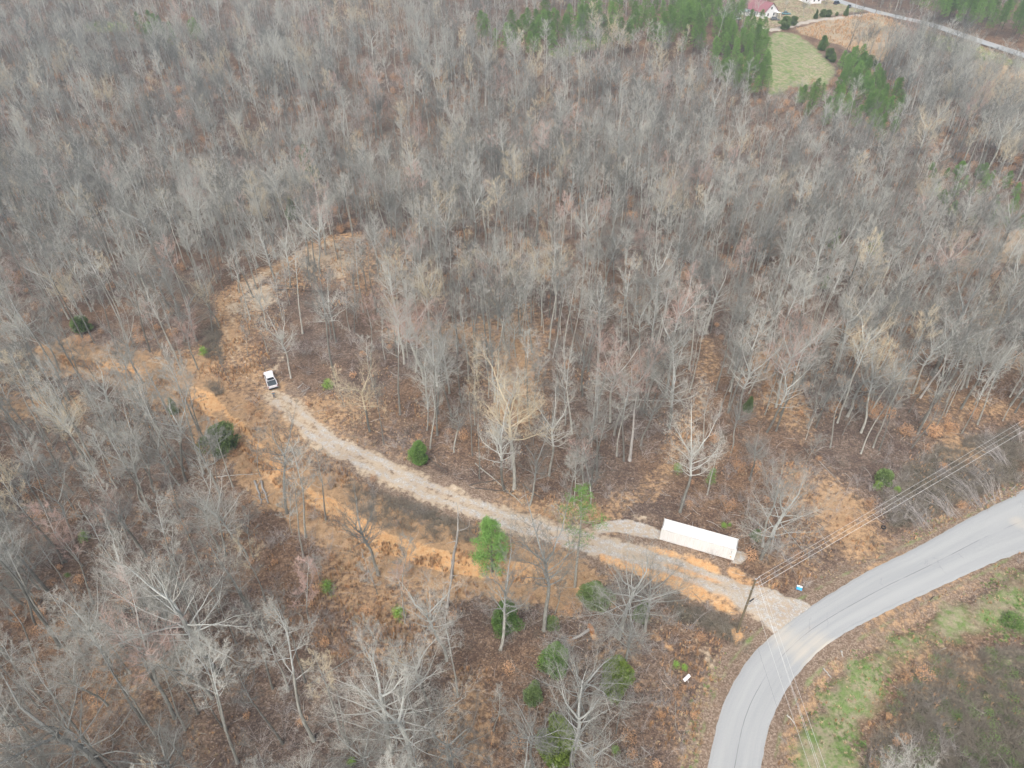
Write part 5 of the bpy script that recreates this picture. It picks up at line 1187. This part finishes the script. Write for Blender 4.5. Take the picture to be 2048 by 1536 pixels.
LOGS = [((615, 1372), (776, 1270), .10, 'long thin fallen trunk across the orange grass slope', 'M'), ((752, 1418), (781, 1400), .26, 'short thick broken log under a spreading tree at the bottom', 'M'),
        ((1160, 1499), (1196, 1487), .20, 'thick pale log near the cedar at the bottom edge', 'P'), ((1211, 1396), (1220, 1427), .07, 'pale stick lying below the bright oval cedar', 'P'),
        ((1202, 1428), (1213, 1426), .10, 'short pale stick left of the oval cedar foot', 'P'), ((1255, 1498), (1276, 1522), .08, 'curved pale stick at the bottom, left of another', 'P'), ((1283, 1494), (1302, 1512), .08, 'pale stick at the bottom, right of the curved one', 'P'),
        ((1245, 1443), (1254, 1454), .09, 'small curved white stick in the open litter', 'P'), ((1352, 1385), (1350, 1452), .035, 'thin upright-lying whip of wood below the white board', 'M'),
        ((432, 954), (520, 947), .09, 'straight pale pole lying between two trunks left of the track', 'P'), ((510, 962), (524, 1008), .22, 'left of two thick logs lying side by side in the left woods', 'P'), ((521, 964), (537, 1007), .22, 'right of two thick logs lying side by side in the left woods', 'P'),
        ((579, 1033), (591, 1013), .11, 'short pale log leaning by a forked trunk', 'P'), ((593, 1034), (617, 1008), .06, 'thin grey pole beside the short pale log', 'M'),
        ((596, 777), (607, 766), .12, 'upper short log right of the pickup', 'P'), ((603, 785), (620, 775), .10, 'lower short log right of the pickup', 'P'),
        ((1632, 918), (1684, 969), .07, 'long thin pale trunk fallen on the slope right of the container', 'P'), ((548, 580), (650, 584), .16, 'dark log lying across the far side of the loop', 'D'), ((545, 572), (620, 575), .14, 'dark log just above another inside the loop', 'D'),
        ((938, 972), (1005, 960), .13, 'dark log heading the brush pile above the drive', 'D'), ((950, 978), (1030, 985), .12, 'lower dark log of the brush pile above the drive', 'D'), ((950, 927), (1045, 1008), .11, 'long slanting fallen trunk across the brush pile', 'M'),
        ((1045, 970), (1085, 1000), .16, 'dark rotten log right of the brush pile', 'D'), ((1103, 1010), (1131, 1035), .16, 'grey weathered log end pointing at the drive', 'P'), ((1110, 1008), (1124, 1020), .11, 'short grey log beside the weathered one', 'M'),
        ((855, 915), (895, 945), .13, 'dark log behind the cedar beside the drive', 'D'), ((1682, 1303), (1686, 1313), .13, 'white stub of post on the lawn edge beside the road', 'P'), ((1646, 1337), (1664, 1353), .12, 'pale log in the verge between road and lawn', 'P'),
        ((1574, 1430), (1592, 1448), .10, 'pale pole in the verge near the bottom of the road', 'P'), ((1860, 1200), (1868, 1192), .09, 'dark short post on the lawn by the road', 'D'), ((1557, 1472), (1575, 1486), .06, 'thin grey branch in the verge at the bottom', 'M'),
        ((1968, 990), (1975, 1006), .12, 'left pale cut stub beside the road at the right edge', 'P'), ((2025, 978), (2034, 968), .10, 'right pale cut stub beside the road at the right edge', 'P'), ((1250, 800), (1360, 804), .10, 'pale trunk fallen between standing trees by the leafy path', 'P'),
        ((330, 948), (352, 905), .14, 'grey log leaning among the left woods', 'M'), ((1383, 1182), (1462, 1260), .04, 'thin whip of wood on the bank left of the pole', 'M'), ((205, 1113), (222, 1040), .08, 'dark thin trunk fallen in the left woods', 'D')]
MATL = {'M': M_BARK, 'P': M_PALE, 'D': M_BARKD}
for (a, c, r, lb, mk) in LOGS:
    A, B = G(*a), G(*c); n = 8; q = []; random.seed(int(a[0]))
    for i in range(n + 1):
        t = i / n; P_ = A.lerp(B, t); P_.z = gz(P_.x, P_.y) + r * .75; P_ += Vector((random.gauss(0, r * .35), random.gauss(0, r * .35), random.gauss(0, r * .15))); q.append(P_ - A)
    b = MB(); b.tube(q, [r * (1 - .45 * i / n) for i in range(n + 1)], 8, cap=True)
    if (B - A).length > 3:
        for k in range(4):
            i = random.randrange(2, n); d = rv(); d.z = abs(d.z) * .5; b.tube([q[i], q[i] + d * .6, q[i] + d * 1.1 + rv(.1)], [r * .35, r * .22, .01], 4)
    o = b.obj('fallen_log', MATL[mk], None, True); o.location = A; tag(o, lb, 'log', 'fallen logs and sticks')
# the pale storm-felled tree with its limbs and root plate
A, B = G(1180, 1262), G(1108, 1303); d = (B - A); L = d.length; ft = thing('fallen_tree', 'storm-felled pale tree with root plate and bare limbs below the round cedar', 'tree', A, math.atan2(d.y, d.x))
b = MB(); b.tube([(0, 0, .5), (L * .3, .1, .45), (L * .6, -.1, .35), (L, .1, .3)], [.26, .2, .15, .07], 8, cap=True); b.obj('trunk', M_PALE, ft, True)
b = MB(); random.seed(5)
for k in range(26):
    x0 = L * random.uniform(.25, 1); a = random.choice((-1, 1)) * random.uniform(.3, 1.1); ll = random.uniform(1.2, 3.6); q = [Vector((x0, 0, .4))]; dd = Vector((math.cos(a), math.sin(a), random.uniform(.0, .5)))
    for i in range(5): dd = (dd + rv(.16)).normalized(); q.append(q[-1] + dd * ll / 5); q[-1].z = max(q[-1].z, .05)
    b.tube(q, [.06, .05, .04, .03, .02, 0], 4)
    for i in (2, 3, 4): dd2 = (dd + rv(.5)).normalized(); b.tube([q[i], q[i] + dd2 * .6, q[i] + dd2 * 1.0 + rv(.1)], [.02, .014, 0], 3)
b.obj('crown', M_PALE, ft)
b = MB(); M_CLAYR = simple('clay_root_plate', (.42, .2, .08), (.3, .14, .06), 3, .95)
b.loft([[(x, math.cos(a) * r * random.uniform(.8, 1.15), .5 + math.sin(a) * r * random.uniform(.8, 1.1)) for a in [6.283 * j / 12 for j in range(12)]] for x, r in ((-.45, .35), (-.25, .85), (.05, .8), (.25, .3))]); b.obj('root_plate', M_CLAYR, ft)
# flattened sapling fans beside the road
for i, (bx, by, tx, ty, n, lb) in enumerate(((1955, 1010, 1885, 955, 26, 'grey cut saplings fanned out beside the road at right'), (1905, 1030, 1850, 985, 22, 'grey flattened saplings left of the larger fan by the road'), (1850, 1048, 1800, 1000, 16, 'small fan of grey saplings farthest left along the road'),
                                     (2010, 930, 1950, 885, 22, 'pale bent saplings below the wires at the right edge'), (1990, 1000, 1960, 950, 16, 'rightmost grey sapling fan near the pale stubs'))):
    A, B = G(bx, by), G(tx, ty); dm = B - A; L = dm.length; aa = math.atan2(dm.y, dm.x); b = MB(); random.seed(400 + i)
    for k in range(n):
        a = aa + random.gauss(0, .28); p0 = Vector((random.gauss(0, .7), random.gauss(0, .7), 0)); ll = L * random.uniform(.55, 1.2); q = []
        for s in range(6):
            t = s / 5; w0 = p0 + Vector((math.cos(a), math.sin(a), 0)) * ll * t + rv(.06); w0.z = gz(A.x + w0.x, A.y + w0.y) - A.z + .08 + 1.5 * math.sin(t * 2.2) * random.uniform(.5, 1); q.append(w0)
        b.tube(q, [.03, .027, .023, .018, .012, 0], 4)
        for s in (2, 3, 4):
            for _ in range(2): dd = (q[s + 1] - q[s]).normalized() + rv(.35); b.tube([q[s], q[s] + dd * .5, q[s] + dd * .9], [.012, .009, 0], 3)
    o = b.obj('sapling_fan', M_BUSHG); o.location = A; tag(o, lb, 'saplings', 'flattened saplings along the road')

# ------------------------------------------------------------------ houses, their cars, far poles
M_SIDING = simple('white_siding', (.80, .80, .80), (.74, .74, .75), 2, .6); M_ROOFR = simple('faded_red_metal_roof', (.30, .135, .15), (.25, .11, .125), .8, .5); M_ROOFG = simple('grey_shingle_roof', (.25, .26, .27)); M_TRIM = simple('dark_trim', (.10, .11, .13))
def house(name, label, p, rz, L, Wd, he, hr, roofm, wins):
    """gable house: x along the ridge from -L to 0, gable end at x = 0"""
    h = thing(name, label, 'house', p, rz)
    b = MB(); b.box(-L, 0, 0, Wd, -.6, he); b.v += [(0, 0, he), (0, Wd, he), (0, Wd / 2, hr), (-L, 0, he), (-L, Wd, he), (-L, Wd / 2, hr)]; k = len(b.v) - 6
    b.f += [(k, k + 1, k + 2), (k + 4, k + 3, k + 5)]; b.m += [0, 0]; b.obj('wall', M_SIDING, h)
    ov = .45; sl = (hr - he) / (Wd / 2)
    for s in (0, 1):
        ye = -ov if s == 0 else Wd + ov; ze = he - ov * sl + .05; yr = Wd / 2; zr = hr + .05; b = MB()
        b.loft([[(-L - ov, ye, ze), (ov, ye, ze), (ov, ye, ze + .1), (-L - ov, ye, ze + .1)], [(-L - ov, yr, zr), (ov, yr, zr), (ov, yr, zr + .1), (-L - ov, yr, zr + .1)]]); b.obj('roof', roofm, h)
    b = MB(); b.box(-L - ov, ov, Wd / 2 - .15, Wd / 2 + .15, hr + .10, hr + .19); b.obj('ridge_cap', roofm, h)
    for face, u, z, ww, hh in wins:
        f, g = MB(), MB()
        if face == 'g': f.box(.003, .05, u - ww / 2 - .1, u + ww / 2 + .1, z - .1, z + hh + .1); g.box(.05, .065, u - ww / 2, u + ww / 2, z, z + hh)
        else: f.box(u - ww / 2 - .1, u + ww / 2 + .1, -.05, -.003, z - .1, z + hh + .1); g.box(u - ww / 2, u + ww / 2, -.065, -.05, z, z + hh)
        wn = f.obj('window', M_SIDING, h); g.obj('pane', M_GLASS, wn)
    return h
hA = G(1527, 38); hB = G(1560, 31); hang = math.atan2((hB - hA).y, (hB - hA).x) - math.pi / 2
hC = G(1484, 27); d1_ = hC - hA; print('house', (hB - hA).length, d1_.length, math.degrees(math.atan2(d1_.y, d1_.x)), math.degrees(hang))
hang = R(-62)
hs_ = house('red_roofed_house', 'white gabled house with a faded red metal roof behind the pines', hA, hang, 14.5, 9.2, 3.0, 6.9, M_ROOFR,
      [('g', 2.6, 1.0, .9, 1.3), ('g', 6.6, 1.0, .9, 1.3), ('g', 4.4, 4.0, .9, 1.1), ('s', -2.2, 1.0, 1.0, 1.2), ('s', -5.2, 1.0, 1.0, 1.2), ('s', -8.4, 1.0, 1.0, 1.2), ('s', -11.5, 1.0, 1.0, 1.2)])
b = MB(); b.box(-7.2, -6.2, -.07, -.003, 0, 2.1); b.obj('door', M_TRIM, hs_)
b = MB(); b.box(.06, 2.6, 7.0, 9.2, 2.5, 2.62); b.box(2.4, 2.5, 7.1, 7.2, 0, 2.5); b.box(2.4, 2.5, 9.0, 9.1, 0, 2.5); b.obj('porch', M_SIDING, hs_)
house('white_house', 'second white house with grey roof at the top edge behind the yard trees', G(1618, 8), R(-70), 13, 8, 3, 5.6, M_ROOFG, [('s', -2.5, 1, 1, 1.1), ('s', -6, 1, 1, 1.1), ('s', -10, 1, 1, 1.1), ('g', 3, 1, 1, 1.1), ('g', 6, 1, 1, 1.1)])
p = G(1490, 30); gh = thing('garden_shed', 'low pale green-grey shed at the left wall of the red-roofed house', 'shed', p, R(-62))
b = MB(); b.box(-3, 3, -1.5, 1.5, 0, 1.9); b.obj('wall', M_SIDING, gh)
for s in (-1, 1):
    b = MB(); b.loft([[(-3.2, s * 1.8, 1.85), (3.2, s * 1.8, 1.85), (3.2, s * 1.8, 1.93), (-3.2, s * 1.8, 1.93)], [(-3.2, 0, 2.5), (3.2, 0, 2.5), (3.2, 0, 2.58), (-3.2, 0, 2.58)]]); b.obj('roof', simple('green_grey_roof', (.30, .38, .36)), gh)
for (nm, lb, px, py, rz, col, suv) in (('black_car', 'black station wagon parked at the corner of the red-roofed house', 1550, 40, -20, (.02, .022, .025), True), ('blue_car', 'blue-green car parked in the yard right of the red-roofed house', 1572, 29, -12, (.06, .20, .23), False),
                                   ('dark_car', 'dark blue estate car parked beside the far road', 1673, 8, 40, (.03, .04, .06), True), ('parked_car', 'small dark car parked on the tan yard nearest the far road', 1698, 15, 60, (.03, .05, .06), False),
                                   ('white_car', 'white car parked left of the red-roofed house', 1474, 39, 0, (.7, .7, .7), False), ('red_white_car', 'pale car at the top edge beside the far yard', 1642, 2, 5, (.6, .55, .53), False)):
    p = G(px, py); car(nm, lb, (p.x, p.y, p.z + .03), R(rz), col, suv=suv)
for i, (bx, by, h, tx, lb) in enumerate(((1751, 27, 11, 3, 'wooden pole beside the far road where the house drive joins'), (1706, 31, 9, 2, 'thin pale pole between the yard cedars and the far road'))):
    p = G(bx, by); t = thing('far_pole', lb, 'utility pole', p); b = MB(); b.tube([(0, 0, -.3), (0, 0, h)], [.17, .12], 8, cap=True); b.obj('pole', M_POLE if i == 0 else M_PALE, t)
    b = MB(); b.box(-.9, .9, -.06, .06, h - .8, h - .68); b.obj('crossarm', M_POLE, t)

# yard trees near the far house
for i, (bx, by, ty, lb) in enumerate(((1570, 22, 0, 'bare yard tree behind the blue-green car'), (1606, 36, 0, 'forked bare yard tree above the two round cedars'), (1650, 22, -4, 'bare yard tree on the island of dark mulch'), (1615, 28, -3, 'bare yard tree right of the forked one'))):
    p, s = at_h(bx, by, ty, 17); tm, cm, _ = PROTO['vase', i % 3, 'g']; s = max(.4, min(s, .7)); o = thing('yard_tree', lb, 'tree', p, i * 1.3, 'bare yard trees by the far house', s); link('trunk', tm, o); link('crown', cm, o)

# ------------------------------------------------------------------ air
HZ = MB(); HZ.box(-3300, 3300, -3300, 3500, -20, CAMZ + 4)
m, t, b_ = mat('haze_air'); t.nodes.remove(b_); pv = t.nodes.new('ShaderNodeVolumePrincipled'); pv.inputs['Color'].default_value = (.70, .86, 1, 1); pv.inputs['Density'].default_value = .00038; pv.inputs['Anisotropy'].default_value = .2
t.links.new(pv.outputs[0], t.nodes['Material Output'].inputs['Volume'])
tag(HZ.obj('haze', m), kind='stuff')

#print('TRIS', sum(len(p.vertices) - 2 for me in bpy.data.meshes for p in me.polygons))
